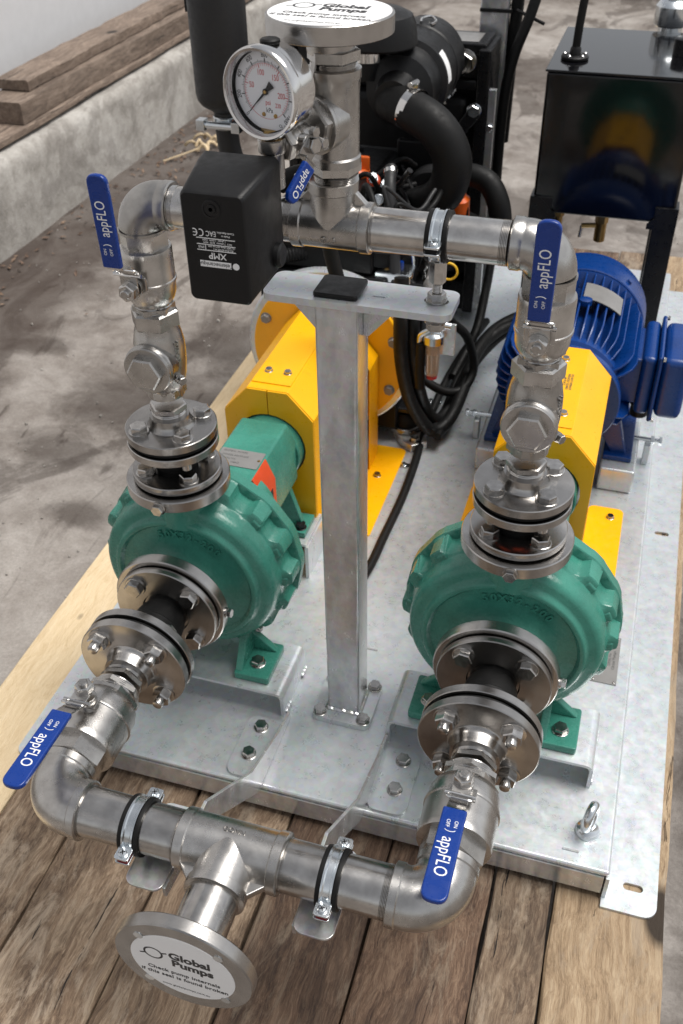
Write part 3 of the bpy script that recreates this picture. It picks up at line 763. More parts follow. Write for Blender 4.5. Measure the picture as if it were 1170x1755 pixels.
# ------------------------------------------------------------------ ball valves
def ball_valve(label, M, rb, b0, b1, hx, n0, n1, so, hl, hs, hw, hd, lower=False):
    """flow +Z, stem -Y; rb body radius over b0..b1; hx hex radius; n0,n1 hex extents; so stem nut offset; sleeve hs..hl at depth hd"""
    v = thing('ball_valve', label, 'ball valve', M, 'blue handled ball valves')
    m = MB(); rs = rb * .86
    m.lathe([(rs * .9, b0 - .004), (rs, b0), (rs + (rb - rs) * .55, b0 + (b1 - b0) * .12), (rb * .95, b0 + (b1 - b0) * .27), (rb * .955, b0 + (b1 - b0) * .33), (rb * .995, b0 + (b1 - b0) * .335), (rb, b0 + (b1 - b0) * .36), (rb * .995, b0 + (b1 - b0) * .385), (rb * .965, b0 + (b1 - b0) * .40), (rb * .965, b0 + (b1 - b0) * .88),
             (rb * .965, b1 - .004), (rb * .945, b1 - .001), (rs * .85, b1)], ID, 64)
    m.build('valve_body', 'cast_stainless', v, ang=38)
    m = MB(); m.hexa(hx, b1 - .002, n1, ID, .0018, .26 if not lower else .0); m.build('hex_end', 'cast_stainless', v, ang=25)
    m = MB(); m.hexa(hx * .97, n0, b0 + .003, ID, .0015, .0, True); m.build('hex_end', 'cast_stainless', v, ang=25)
    m = MB(); m.lathe([(hx * .80, n0 - .014)] + [(hx * (.82 if k % 2 else .79), n0 - .013 + .0014 * k) for k in range(9)] + [(hx * .80, n0 + .001)], ID, 40); m.build('thread', 'machined_stainless', v, ang=20)
    m = MB(); m.hexa(hx * .93, n0 - .0115, n0 - .0025, ID, .001, .5, True); m.build('hex_nipple', 'cast_stainless', v, ang=25)
    # stem tower, plate, nut
    y0 = -rb * .9
    m = MB(); m.lathe([(.0135, 0), (.0125, .004), (.0115, -y0 * 0 + (so - rb) * .55)], AX((0, y0, 0), (0, -1, 0)), 28); m.box(-.016, .016, -.008, .008, 0, .0035, AX((0, -rb - (so - rb) * .18, .004), (0, -1, 0))); m.build('stem_tower', 'cast_stainless', v, .0006)
    yp = -so + .0105
    m = MB(); m.rbox(-.0105, .0105, -.0105, .026, 0, .0026, .005, AX((0, yp, 0), (0, -1, 0), (1, 0, 0)) @ Matrix.Diagonal((1, 1, 1, 1)))
    hp = m.build('handle_plate', 'cast_stainless', v, .0006)
    nt_ = MB(); Mn = AX((0, yp - .0028, 0), (0, -1, 0)); nt_.lathe([(.0118, 0), (.0118, .0014)], Mn, 24); nt_.hexa(.0108, .0014, .0098, Mn, .0012, .4)
    nt_.build('stem_nut', 'bolt_steel', v, ang=28)
    nt_ = MB(); nt_.cyl(.0058, 0, .0140, Mn, 20, .0012); nt_.build('stem', 'bolt_steel', v)
    # lever: strip that steps outward then runs straight
    zs = [(.018, yp - .001), (.026, yp - .001), (.031, yp - .004), (hs - .004, -hd + .0015 + .003), (hs + .004, -hd + .001), (hl - .012, -hd - .0025)]
    m = MB(); vs = []; fs = []
    w = hw * .40
    for z, y in zs:
        vs += [(-w, y, z), (w, y, z), (w, y - .0026, z), (-w, y - .0026, z)]
    for i in range(len(zs) - 1):
        for k in range(4):
            q = (k + 1) % 4; fs.append((i * 4 + k, i * 4 + q, i * 4 + 4 + q, i * 4 + 4 + k))
    fs += [(3, 2, 1, 0), tuple(len(vs) - 4 + k for k in range(4))]
    m.add(vs, fs); lv = m.build('lever', 'machined_stainless', v, .0006)
    m = MB(); m.sweep(smooth_path([(-.0135, yp - .002, .022), (-.014, yp - .007, .026), (-.010, yp - .0085, .028), (.010, yp - .0085, .028), (.014, yp - .007, .026), (.0135, yp - .002, .022)], 5), .0016, 10); m.sweep([(-.017, yp - .0025, .019), (.017, yp - .0025, .019)], .0024, 10)
    m.build('lock_slide', 'polished_steel', v)
    # blue vinyl sleeve, rounded far end
    L = hl - hs; yb = -hd; ta = math.atan2(.0035, L)
    Ms = AX((0, yb + .0040, hs), (0, -math.cos(ta), -math.sin(ta) * 1.0), (1, 0, 0))   # plane normal outward, Y of frame along the handle
    Ms = T(0, yb + .0035, hs) @ RX(ta) @ RX(PI / 2)
    h = hw / 2; q = h * .72
    out = [(-h, 0), (h, 0), (h * 1.06, L - q * 1.2)] + [(h * 1.06 * math.cos(t) if 0 else h * 1.06 * math.copysign(abs(math.cos(t)) ** .75, math.cos(t)), L - q * 1.2 + q * 1.2 * math.sin(t) ** .9) for t in [PI * i / 10 for i in range(1, 10)]] + [(-h * 1.06, L - q * 1.2)]
    m = MB(); m.prism(out, 0, .0068, Ms); slv = m.build('handle_sleeve', 'blue_vinyl', v, .0020, bseg=3)
    zt = .00695
    text('appFLO', hw * .76, Ms @ T(0, L * .545, zt) @ RZ(PI / 2), 'print_white', slv, depth=.00012, spacing=1.0, xscale=.74)
    text('ON', hw * .22, Ms @ T(-hw * .18, L * .185, zt) @ RZ(PI / 2), 'print_white', slv, depth=.00012)
    text('OFF', hw * .22, Ms @ T(hw * .15, L * .185, zt) @ RZ(PI / 2), 'print_white', slv, depth=.00012)
    m = MB(); m.sweep([(hw * (.0 + .26 * math.sin(a)) , L * .235 + hw * .16 * math.cos(a), zt) for a in [-1.0 + 2.0 * i / 10 for i in range(11)]], .00042, 6, Ms); m.build('lettering', 'print_white', slv)
    return v
VZ = .691
vL = ball_valve('ball valve with upright blue handle, at the far left below the elbow', T(0, 0, VZ), .0318, -.030, .034, .0278, -.036, .054, .057, .144, .040, .0222, .0755)
vR = copy_tree(vL, None, T(.462, 0, VZ), 'ball valve with upright blue handle, in front of the blue motor')
LM = lambda x: T(x, -.302, SH) @ RX(PI / 2) @ RZ(PI)
wL = ball_valve('ball valve with blue handle pointing forward, at the lower left corner', LM(0), .0445, -.036, .038, .0375, -.048, .060, .0775, .158, .048, .0255, .0830)
wR = copy_tree(wL, None, LM(.462), 'ball valve with blue handle pointing forward, at the lower right corner')

# ------------------------------------------------------------------ pipework
def elbow_part(parent, name, r, R, straight, collar, d0, d1, corner, mat='cast_stainless', s0=None):
    """quarter bend from direction d0 (incoming point side) to d1; corner is where the axes meet"""
    c = Vector(corner); d0 = Vector(d0); d1 = Vector(d1)
    pts = []; rad = []
    cc = c + d0 * R + d1 * R
    def a(p, q): pts.append(p); rad.append(q)
    L = R + straight; L0 = R + (straight if s0 is None else s0); cw = .010 if s0 is None else .0045
    a(c + d0 * L0, collar * .94); a(c + d0 * (L0 - .0012), collar * (1 if s0 is None else 1.03)); a(c + d0 * (L0 - cw), collar * (1 if s0 is None else 1.03)); a(c + d0 * (L0 - cw - .0012), r)
    if straight > .0125 and s0 is None: a(c + d0 * (R + .0002), r)
    for i in range(17):
        t = PI / 2 * i / 16; a(cc - d1 * R * math.cos(t) - d0 * R * math.sin(t), r * (1 + .02 * math.sin(2 * t)))
    if straight > .0125: a(c + d1 * (R + .0002), r)
    a(c + d1 * (L - .0115), r); a(c + d1 * (L - .010), collar); a(c + d1 * (L - .0012), collar); a(c + d1 * L, collar * .94)
    m = MB(); m.sweep(pts, rad, 40); return m.build(name, mat, parent, ang=30)
def threads(parent, o, d, r, n=6, pitch=.0016):
    m = MB(); m.lathe([(r * .9, -.0005)] + [(r * (1.0 if k % 2 else .955), k * pitch / 2) for k in range(2 * n)] + [(r * .9, n * pitch)], AX(o, d), 36); m.build('thread', 'machined_stainless', parent, ang=20)
HZ = .774
dm = thing('discharge_manifold', 'upper stainless pipe header with elbows, tee and tall capped branch', 'pipework', T(.2325, 0, VZ + .054), 'stainless pipe headers')
o_ = Vector((-.2325, 0, -(VZ + .054)))
W2 = lambda x, y, z: Vector((x, y, z)) + o_
er, eR, pr0 = .0264, .0300, .0229
elbow_part(dm, 'elbow', er, .0285, .014, .0272, (0, 0, -1), (1, 0, 0), W2(0, 0, HZ + .001), s0=.004)
elbow_part(dm, 'elbow', er, .0285, .014, .0272, (0, 0, -1), (-1, 0, 0), W2(.462, 0, HZ + .001), s0=.004)
for x0, x1 in ((.045, .185), (.272, .417)):
    m = MB(); m.cyl(pr0, x0 - W2(0, 0, 0).x * 0, x1, AX(W2(0, 0, HZ), (1, 0, 0)), 44); m.build('pipe', 'pipe_stainless', dm)
    threads(dm, W2(x0 - .003, 0, HZ), (1, 0, 0), pr0 * 1.03, 5); threads(dm, W2(x1 + .001, 0, HZ), (-1, 0, 0), pr0 * 1.03, 6)
# tee body with branch up
def tee(parent, name, c, ax, br, r, collar, half, blen, mat='cast_stainless'):
    c = Vector(c); m = MB()
    pr_ = [(collar * .94, -half), (collar, -half + .001), (collar, -half + .011), (r, -half + .0125), (r, half - .0125), (collar, half - .011), (collar, half - .001), (collar * .94, half)]
    m.lathe(pr_, AX(c, ax), 48); tb = m.build(name, mat, parent, ang=32)
    m = MB(); m.lathe([(r * .992, r * .15), (r * .985, blen - .0125), (collar, blen - .011), (collar, blen - .001), (collar * .94, blen)], AX(c, br), 48, caps=True); m.build('tee_branch', mat, parent, ang=32)
    axv, brv = Vector(ax), Vector(br); n = axv.cross(brv)
    for s in (-1, 1):                                     # cast corner ribs
        m = MB(); m.prism([(r * .80, r * .80), (r * 1.62, r * .90), (r * .90, r * 1.62)], -.0045, .0045, AX(c, n * s, axv * s)) if s == 1 else m.prism([(r * .80, r * .80), (r * 1.62, r * .90), (r * .90, r * 1.62)], -.0045, .0045, AX(c, n * s, axv * s))
        m.build('rib', mat, tb, .0012)
    return tb
XC = .2325
tb = tee(dm, 'tee', W2(XC - .003, 0, HZ), (1, 0, 0), (0, 0, 1), .0252, .0268, .0435, .050)
text('G  S', .0105, AX(W2(XC - .003, -.0245, HZ - .008), (0, -.93, -.36), (1, 0, 0)), 'cast_stainless', dm, name='cast_lettering', depth=.001)
# column on the branch
zc = HZ + .050
threads(dm, W2(XC, 0, zc - .001), (0, 0, 1), .0236, 5)
m = MB(); m.hexa(.0265, zc + .007, zc + .017, T(*W2(XC, 0, 0)), .001, .3, True); m.build('hex_nipple', 'cast_stainless', dm, ang=25)
m = MB(); M = T(*W2(XC, 0, 0))
m.lathe([(.0225, zc + .016), (.0262, zc + .0165), (.0262, zc + .024), (.0245, zc + .026), (.0248, zc + .05), (.0250, zc + .085), (.0258, zc + .098), (.0270, zc + .100), (.0270, zc + .108), (.0245, zc + .1095)], M, 48); cb = m.build('column_valve_body', 'cast_stainless', dm, ang=35)
CD = Vector((-.40, -.917, 0)); cz = zc + .060
m = MB(); Mc = AX(W2(XC, 0, cz), CD); m.lathe([(.0262, .006), (.0262, .024), (.0275, .026), (.0275, .030), (.0255, .031)], Mc, 48); m.hexa(.0262, .031, .040, Mc, .0015, .3); m.build('column_cap', 'cast_stainless', cb, ang=28)
m = MB(); m.prism([(0, .012), (0, .045), (.010, .012)], -.003, .003, AX(W2(XC - .0135, -.0205, cz + .012), (-.83, .55, 0), (-.55, -.83, 0)));  m.build('rib', 'cast_stainless', cb)
zt = zc + .1095
threads(dm, W2(XC, 0, zt - .001), (0, 0, 1), .0232, 4)
m = MB(); m.hexa(.0262, zt + .005, zt + .016, T(*W2(XC, 0, 0)), .001, .1, True); m.build('hex_nipple', 'cast_stainless', dm, ang=25)
ft = .981
m = MB(); m.lathe([(.0225, zt + .012), (.0240, zt + .020), (.0245, ft - .019), (.0595, ft - .0175), (.0610, ft - .0165), (.0610, ft - .001), (.0600, ft), (.02, ft)], T(*W2(XC - .003, 0, 0)), 80); fl = m.build('top_flange', 'turned_steel_z', dm, ang=38)
def seal_sticker(parent, M, R):
    m = MB(); m.lathe([(R, 0), (R, .0004)], M, 72); sk_ = m.build('seal_sticker', 'white_label', parent)
    z = .0005
    tx = lambda s, size, x, y, **kw: text(s, size * R, M @ T(x * R, y * R, z), 'print_black', sk_, depth=.00008, **kw)
    tx('Global', .30, .16, .33, bold=.0007 * R / .06); tx('Pumps', .30, .20, .08, bold=.0007 * R / .06)
    m = MB(); ZD = M @ T(0, 0, .0004) @ Matrix.Diagonal((1, 1, .02, 1))
    m.sweep([(R * (-.54 + .17 * math.cos(a)), R * (.25 + .17 * math.sin(a)), 0) for a in [2 * PI * i / 36 for i in range(37)]], .022 * R, 6, ZD, caps=False)
    for sx in (-1, 1): m.sweep([(R * (-.54 + sx * .16), R * (.25 + sx * .06), 0), (R * (-.54 + sx * .27), R * (.25 + sx * .11), 0)], .022 * R, 6, ZD)
    m.build('logo_ring', 'print_black', sk_)
    tx('Check pump internals', .150, .0, -.27, bold=.0002 * R / .06, spacing=1.05); tx('if this seal is found broken', .150, .0, -.45, bold=.0002 * R / .06, spacing=1.05)
    tx('www.globalpumps.com.au', .085, .0, -.78, spacing=1.05)
    return sk_
seal_sticker(fl, T(*W2(XC - .003, 0, ft)) @ RZ(math.radians(-3)), .0585)

# lower (suction) header
HY = -.4135
sm = thing('suction_manifold', 'lower stainless pipe header with elbows, tee and capped front branch', 'pipework', T(.231, HY, SH), 'stainless pipe headers')
lr, lc, lp = .0330, .0346, .0292
for x, s in ((-.231, 1), (.231, -1)):
    elbow_part(sm, 'elbow', lr, .0365, .015, lc, (0, 1, 0), (s, 0, 0), (x, 0, 0))
for x0, x1 in ((-.231 + .050, -.060), (.060, .231 - .050)):
    m = MB(); m.cyl(lp, x0, x1, AX((0, 0, 0), (1, 0, 0)), 48); m.build('pipe', 'pipe_stainless', sm)
threads(sm, (-.231 + .049, 0, 0), (1, 0, 0), lp * 1.03, 3); threads(sm, (.231 - .049, 0, 0), (-1, 0, 0), lp * 1.03, 6)
for s in (-1, 1): threads(sm, (s * .0615, 0, 0), (s, 0, 0), lp * 1.03, 2)
tee(sm, 'tee', (0, 0, 0), (1, 0, 0), (0, -1, 0), .0328, .0346, .0605, .0585)
text('GOMN', .0085, AX((.002, .004, .0329), (0, .1, 1), (1, 0, 0)), 'cast_stainless', sm, name='cast_lettering', depth=.0008)
threads(sm, (0, -.0575, 0), (0, -1, 0), lp * 1.03, 2)
m = MB(); m.cyl(lp, .055, .125, AX((0, 0, 0), (0, -1, 0)), 48); m.build('pipe', 'pipe_stainless', sm)
Mf = AX((0, 0, 0), (0, -1, 0), (1, 0, 0))
m = MB(); m.lathe([(lp, .122), (.0735, .122), (.075, .1235), (.075, .1355), (.0738, .137), (.03, .137)], Mf, 96); fl2 = m.build('front_flange', 'turned_steel_y', sm, ang=38)
seal_sticker(fl2, Mf @ T(0, 0, .137) @ RZ(math.radians(-1.5)), .0565)
for a in (45, 135, 225, 315):
    m = MB(); c, s_ = math.cos(math.radians(a)) * .0600, math.sin(math.radians(a)) * .0600; m.cyl(.0052, .1368, .1376, Mf @ T(c, s_, 0), 18); m.build('plugged_bolt_hole', 'zinc_bright', fl2)

# ------------------------------------------------------------------ pipe clamps
def pipe_clamp(label, x, y, z, r, w, ear):
    c = thing('pipe_clamp', label, 'pipe clamp', T(x, y, z), 'rubber lined pipe clamps')
    A = AX((0, 0, 0), (1, 0, 0))
    m = MB(); h = w / 2
    m.lathe([(r + .0003, -h), (r + .0036, -h), (r + .0040, -h * .9), (r + .0040, -h * .62), (r + .0012, -h * .6), (r + .0012, h * .6), (r + .0040, h * .62), (r + .0040, h * .9), (r + .0036, h), (r + .0003, h)], A, 56, caps=False); m.build('rubber_lining', 'black_rubber', c, ang=40)
    m = MB(); m.lathe([(r + .0014, -h * .58), (r + .0046, -h * .55), (r + .0046, -h * .38), (r + .0033, -h * .26), (r + .0033, h * .26), (r + .0046, h * .38), (r + .0046, h * .55), (r + .0014, h * .58)], A, 56, caps=False); m.build('strap', 'zinc_bright', c, ang=30)
    for s in (-1, 1):
        for k, zz in enumerate((.0022, -.0054)):
            m = MB(); m.rbox(-h * .72, h * .72, min(s * (r + .002), s * (r + .019)), max(s * (r + .002), s * (r + .019)), zz, zz + .0026, .003); m.build('ear', 'zinc_bright', c, .0006)
        m = MB(); m.box(-h * .5, h * .5, min(s * (r + .004), s * (r + .016)), max(s * (r + .004), s * (r + .016)), -.0028, .0022); m.build('ear_spacer', 'red_rubber' if s < 0 and r > .026 else 'black_rubber', c)
        m = MB(); m.lathe([(.0052, 0), (.0052, .0018), (.004, .003), (.0015, .0033), (0, .0033)], T(0, s * (r + .0115), .0049), 20); sc_ = m.build('screw', 'zinc_bright', c)
        for q in (0, 1):
            m = MB(); m.box(-.003, .003, -.0006, .0006, .0030, .0034, T(0, s * (r + .0115), .0049) @ RZ(.5 + q * PI / 2)); m.build('screw_cross', 'dark_gap', sc_)
    return c
pipe_clamp('pipe clamp with rubber lining on the left half of the lower header', .117, HY, SH, lp, .024, 0)
pipe_clamp('pipe clamp with rubber lining on the right half of the lower header', .347, HY, SH, lp, .024, 0)
uc = pipe_clamp('pipe clamp with a threaded stud on the upper header above the post plate', .3445, 0, HZ, pr0, .023, 0)
m = MB(); m.hexa(.0092, -.052, -.0265, ID, .001, .3, True); m.build('hex_coupling', 'bolt_steel', uc, ang=25)
m = MB(); m.lathe([(.0050 + (.0005 if k % 2 else 0), -.092 + k * .0008) for k in range(52)], ID, 20); m.build('stud', 'bolt_steel', uc, ang=15)
for z in (-.0735, -.0995):
    m = MB(); m.lathe([(.0118, z), (.0118, z + .0018)], ID, 24); m.hexa(.0102, z + .0018 if z > -.08 else z - .008, z + .0105 if z > -.08 else z, ID, .0012, .2); m.build('nut', 'bolt_steel', uc, ang=28)

# header support brackets
def header_bracket(label, x, s):
    """s=+1: base flange to +x of the web"""
    b = thing('header_bracket', label, 'bracket', T(x, 0, 0), 'folded brackets carrying the lower header')
    o = rrect(0, .058, -.176, -.066, .016); o = [(s * a, c) for a, c in o]
    put('base_flange', holed('base_flange', o, [circle(s * .034, -.086, .0055), circle(s * .034, -.1375, .0055)], .0004, .0050), 'galvanised_plate', b)
    for y in (-.086, -.1375): bolt(b, (s * .034, y, .005), (0, 0, 1), .0098, .0078)
    ztop = SH - lp - .012
    m = MB(); m.prism([(-.052, .0008), (-.055, .018), (-.100, .026), (-.205, .064), (-.335, ztop - .004), (-.455, ztop - .003), (-.455, ztop - .020), (-.345, ztop - .036), (-.195, .002)], -.0022, .0022, AX((0, 0, 0), (1, 0, 0), (0, 1, 0))); m.build('web', 'galvanised_post', b, .0008)
    t_ = [(s * a, c) for a, c in rrect(.0, .046, -.463, -.352, .012)]
    m = MB(); m.prism(t_, ztop - .0025, ztop + .0015); m.build('top_tab', 'galvanised_post', b, .0008)
    m = MB(); m.cyl(.0055, ztop, SH - lp - .001, T(s * .034, HY, 0), 16); m.build('stud', 'zinc_bright', b)
    return b
header_bracket('folded galvanised bracket under the right half of the lower header', .313, 1)
header_bracket('folded galvanised bracket under the left half of the lower header', .159, -1)
# ------------------------------------------------------------------ coupling guards
def guard(label, x, y1):
    g = thing('coupling_guard', label, 'guard', T(x, .335, 0), 'yellow folded coupling guards')
    L = y1 - .335; F = AX((0, 0, 0), (0, 1, 0), (-1, 0, 0))         # profile plane x,z
    o = [(.080, .004), (.080, .283), (.036, .331), (-.036, .331), (-.080, .283), (-.080, .004)]
    i = [(a * .975, b - .002 if b > .1 else b) for a, b in o]
    m = MB(); m.prism(o + i[::-1], 0, L, F); m.build('cover', 'yellow_paint', g, .0012)
    m = MB(); m.box(-.0345, .0345, .018, L - .005, .3312, .3330); tp = m.build('top_strip', 'yellow_paint', g, .0005)
    for yy in (.055, L - .05):
        for xx in ((-.017, .017) if yy < .1 else (.0,)): bolt(g, (xx, yy, .3330), (0, 0, 1), .0062, .0048)
    for s in (-1, 1):                                              # front halves with a half round cut-out each
        hole = [(.064 * math.cos(a), SH + .064 * math.sin(a)) for a in [-PI / 2 + PI * k / 14 for k in range(15)]]
        pol = [(.0008, .004), (.079, .004), (.079, .282), (.0355, .330), (.0008, .330)] + [(max(h_[0], .0008), h_[1]) for h_ in hole[::-1]]
        m = MB(); m.prism([(s * a, b) for a, b in pol], -.0035, -.0008, AX((0, 0, 0), (0, 1, 0), (-1, 0, 0)) @ Matrix.Diagonal((1, 1, 1, 1))); m.build('front_panel', 'yellow_paint', g)
        fo = rrect(.0815, .147 if x else .160, .055, min(L - .01, .275) if x else .350, .012); put('foot_flange', holed('foot_flange', [(s * a, b) for a, b in fo], [], .0006, .0036), 'yellow_paint', g)
        for yy in (.085, min(L - .01, .275) - .03): bolt(g, (s * .124, yy, .0036), (0, 0, 1), .0068, .005)
    if not x:                                                     # wider skirt under the engine housing
        o = [(.104, .004), (.104, .235), (.081, .262), (-.081, .262), (-.104, .235), (-.104, .004)]; i = [(a * .98, b - .002 if b > .1 else b) for a, b in o]
        m = MB(); m.prism(o + i[::-1], L - .060, L + .002, F); m.build('rear_skirt', 'yellow_paint', g, .0012)
    return g
gdL = guard('yellow folded coupling guard behind the left pump, against the engine housing', 0, .655)
gdR = guard('yellow folded coupling guard behind the right pump, against the blue motor', .462, .612)
text('DO NOT OPERATE\nWITHOUT GUARD\nIN PLACE', .0060, T(.012, .155, .3334) @ RZ(-PI / 2), 'plate_print', gdR, depth=.0001)

# ------------------------------------------------------------------ blue electric motor
mo = thing('electric_motor', 'blue finned electric motor behind the right coupling guard', 'motor', T(.462, .614, 0))
Y = AX((0, 0, SH), (0, 1, 0), (1, 0, 0))
m = MB(); m.lathe([(.06, 0), (.101, 0), (.1035, .003), (.1035, .016), (.098, .022), (.092, .030), (.092, .046), (.094, .050)], Y, 80); m.build('front_end_bell', 'blue_motor_paint', mo)
m = MB(); m.lathe([(.080, .030), (.0985, .044), (.0985, .062), (.0945, .066), (.0945, .290)], Y, 80); m.build('frame', 'blue_motor_paint', mo)
fin_me = None
for k in range(44):
    a = 2 * PI * k / 44
    deg = math.degrees(a) % 360
    if deg > 340 or deg < 20: continue
    if fin_me is None:
        q = MB(); q.prism([(.050, .090), (.285, .090), (.285, .1215), (.100, .1205), (.078, .116), (.062, .106), (.052, .098)], -.0017, .0017, AX((0, 0, 0), (0, 1, 0), (0, 0, 1)))
        fin_me = q.mesh('cooling_fin', .0009)
        q = MB(); q.prism([(.034, .090), (.285, .090), (.285, .1235), (.240, .1330), (.070, .1330), (.050, .1250), (.038, .110)], -.0019, .0019, AX((0, 0, 0), (0, 1, 0), (0, 0, 1)))
        side_me = q.mesh('cooling_fin', .0009)
    side = abs(math.cos(a)) > .80
    put('cooling_fin', side_me if side else fin_me, 'blue_motor_paint', mo, Y @ RZ(a))
m = MB(); m.lathe([(.1245, .288), (.1265, .290), (.1270, .330), (.1265, .366), (.120, .380), (.105, .390), (.05, .394)], Y, 80); m.build('fan_cover', 'blue_motor_paint', mo, ang=40)
m = MB(); m.lathe([(.095, .270), (.1225, .286), (.1225, .289)], Y, 72, caps=False); m.build('fan_cover_lip', 'blue_motor_paint', mo)
for a in (50, 130, 230, 310): bolt(mo, (.1268 * math.cos(math.radians(a)), .312, SH + .1268 * math.sin(math.radians(a))), (math.cos(math.radians(a)), 0, math.sin(math.radians(a))), .0055, .004, 'blue_motor_paint')
# terminal box on the right hand side
m = MB(); m.box(.080, .135, .095, .225, SH - .045, SH + .050); m.build('box_pedestal', 'blue_motor_paint', mo, .006)
tbx = MB(); tbx.box(.129, .156, .082, .238, SH - .060, SH + .062); tb_ = tbx.build('terminal_box', 'blue_motor_paint', mo, .010, bseg=3)
m = MB(); m.box(.1565, .165, .074, .246, SH - .068, SH + .070); m.build('box_flange', 'blue_motor_paint', tb_, .004)
m = MB(); m.box(.1655, .215, .080, .240, SH - .062, SH + .064); m.build('box_lid', 'blue_motor_paint', tb_, .014, bseg=3)
for zz in (-.064, .066):
    for yy in (.078, .242): bolt(tb_, (.165, yy, SH + zz), (1, 0, 0), .0045, .004, 'bolt_steel')
m = MB(); m.lathe([(.022, 0), (.022, .018), (.017, .020), (.017, .045)], AX((.143, .16, SH - .060), (0, 0, -1)), 28); m.build('cable_gland', 'black_plastic', tb_)
# riveted rating plate bent over the fins
pts = [(.1245, math.radians(a)) for a in (52, 58, 64, 70, 76, 82, 88)]
vs = []; fs = []
for r_, a in pts:
    for yy in (.165, .232): vs.append((r_ * math.cos(a), yy, SH + r_ * math.sin(a)))
for k in range(len(pts) - 1): fs.append((2 * k, 2 * k + 1, 2 * k + 3, 2 * k + 2))
m = MB(); m.add(vs, fs); n_ = len(vs); m.add([(x * .985, yy, SH + (z - SH) * .985) for x, yy, z in vs], [f[::-1] for f in fs]); m.build('rating_plate', 'plate_grey', mo)
for s in (-1, 1):
    for yy in (.10, .24):
        m = MB(); m.prism([(s * .060, SH - .085), (s * .110, .052), (s * .135, .052), (s * .100, SH - .045)], -.010, .010, AX((0, yy, 0), (0, -1, 0), (1, 0, 0))); m.build('foot', 'blue_motor_paint', mo, .002)
    m = MB(); m.box(min(s * .09, s * .145), max(s * .09, s * .145), .075, .265, .0535, .064); m.build('foot_pad', 'blue_motor_paint', mo, .002)
m = MB(); m.lathe([(.012, 0), (.012, .01), (.006, .012)], AX((.01, .16, SH + .115), (0, 0, 1)), 20); m.build('lifting_boss', 'blue_motor_paint', mo)
for s, lb in ((-1, 'galvanised motor rail on the left side of the blue motor'), (1, 'galvanised motor rail on the right side of the blue motor')):
    t = thing('motor_rail', lb, 'rail', T(.462 + s * .122, .68, 0), 'galvanised motor rails with jacking bolts')
    m = MB(); m.box(-.034, .034, -.02, .26, 0, .0525); m.build('rail', 'galvanised_plate', t, .005)
    m = MB(); m.box(-.006, .006, -.012, .012, 0, .045, T(s * .052, .10, 0)); m.build('jacking_lug', 'galvanised_plate', t, .002)
    m = MB(); M = AX((s * .020, .10, .055), (s, 0, 0)); m.cyl(.0045, 0, .052, M, 14); m.hexa(.0085, .052, .058, M, .001); m.hexa(.0085, .036, .043, M, .001); m.build('jacking_bolt', 'zinc_bright', t, ang=28)

# ------------------------------------------------------------------ black fuel tank on legs
tk = thing('fuel_tank', 'glossy black rectangular fuel tank on four legs at the back right', 'tank', T(.462, 1.33, 0))
x0, x1 = -.148, .150
m = MB(); m.box(x0, x1, -.178, .178, .352, .640); m.build('tank_body', 'black_gloss', tk, .006, bseg=3)
m = MB(); m.box(x0 - .003, x1 + .003, -.182, .182, .6405, .6450); m.build('top_plate', 'black_gloss', tk, .0015)
for sx, xx in ((0, x0 - .006), (1, x1 - .042)):
    for yy in (-.183, .135):
        m = MB(); m.box(xx, xx + .048, yy, yy + .048, .001, .388); lg = m.build('leg', 'black_paint', tk, .002)
        m = MB(); m.prism([(0, .388), (.020, .388), (.058, .352), (.058, .340), (.0, .340)] if sx == 0 else [(.028, .388), (.048, .388), (.048, .340), (-.012, .340), (-.012, .352)], -.002, .0, AX((xx, yy - .0012, 0), (0, -1, 0), (1, 0, 0))); m.build('corner_gusset', 'black_paint', lg)
# level sender with cable
m = MB(); M = T(-.104, -.090, .645); m.lathe([(.026, 0), (.028, .002), (.028, .006), (.025, .008), (.012, .009), (.011, .020), (.0085, .024)], M, 36); sn = m.build('level_sender', 'black_plastic', tk)
for k in range(5):
    a = 2 * PI * k / 5 + .5; m = MB(); m.lathe([(.0042, 0), (.0042, .003), (.002, .0045), (0, .0046)], M @ T(.022 * math.cos(a), .022 * math.sin(a), .007), 14); m.build('screw', 'polished_steel', sn)
m = MB(); m.sweep(smooth_path([(-.104, -.090, .668), (-.102, -.088, .72), (-.096, -.075, .80), (-.085, -.04, .92), (-.07, 0, 1.05)]), .0085, 14); m.build('sender_cable', 'black_rubber', tk)
# filler neck with cap, breather
m = MB(); M = T(.110, .00, .645); m.lathe([(.024, 0), (.024, .030), (.020, .032)], M, 32); m.build('filler_neck', 'black_paint', tk)
m = MB(); M = T(.072, .20, .655); m.lathe([(.026, -.07), (.026, 0)], M, 28); m.lathe([(.036, 0), (.038, .004), (.038, .040), (.030, .050), (.022, .053), (.022, .085), (.018, .088)], M, 36); m.build('breather', 'zinc_bright', tk)
m = MB(); m.lathe([(.014, 0), (.016, .004), (.016, .030), (.012, .034)], T(.128, -.03, .645), 24); m.build('vent_cap', 'zinc_bright', tk)
# brass drain cock
m = MB(); m.cyl(.0125, .268, .355, T(0, -.10, 0), 24, .002); m.hexa(.0145, .312, .330, T(0, -.10, 0), .002); m.sweep([(0, -.10, .305), (-.042, -.108, .303)], .0055, 12); dc = m.build('drain_cock', 'brass', tk)
m = MB(); m.sweep([(-.041, -.108, .303), (-.043, -.11, .277)], .004, 12); m.build('drain_lever', 'zinc_bright', dc)
m = MB(); m.cyl(.010, .300, .355, T(-.095, -.11, 0), 20, .002); m.hexa(.0125, .322, .338, T(-.095, -.11, 0), .002); m.build('outlet_fitting', 'brass', tk)

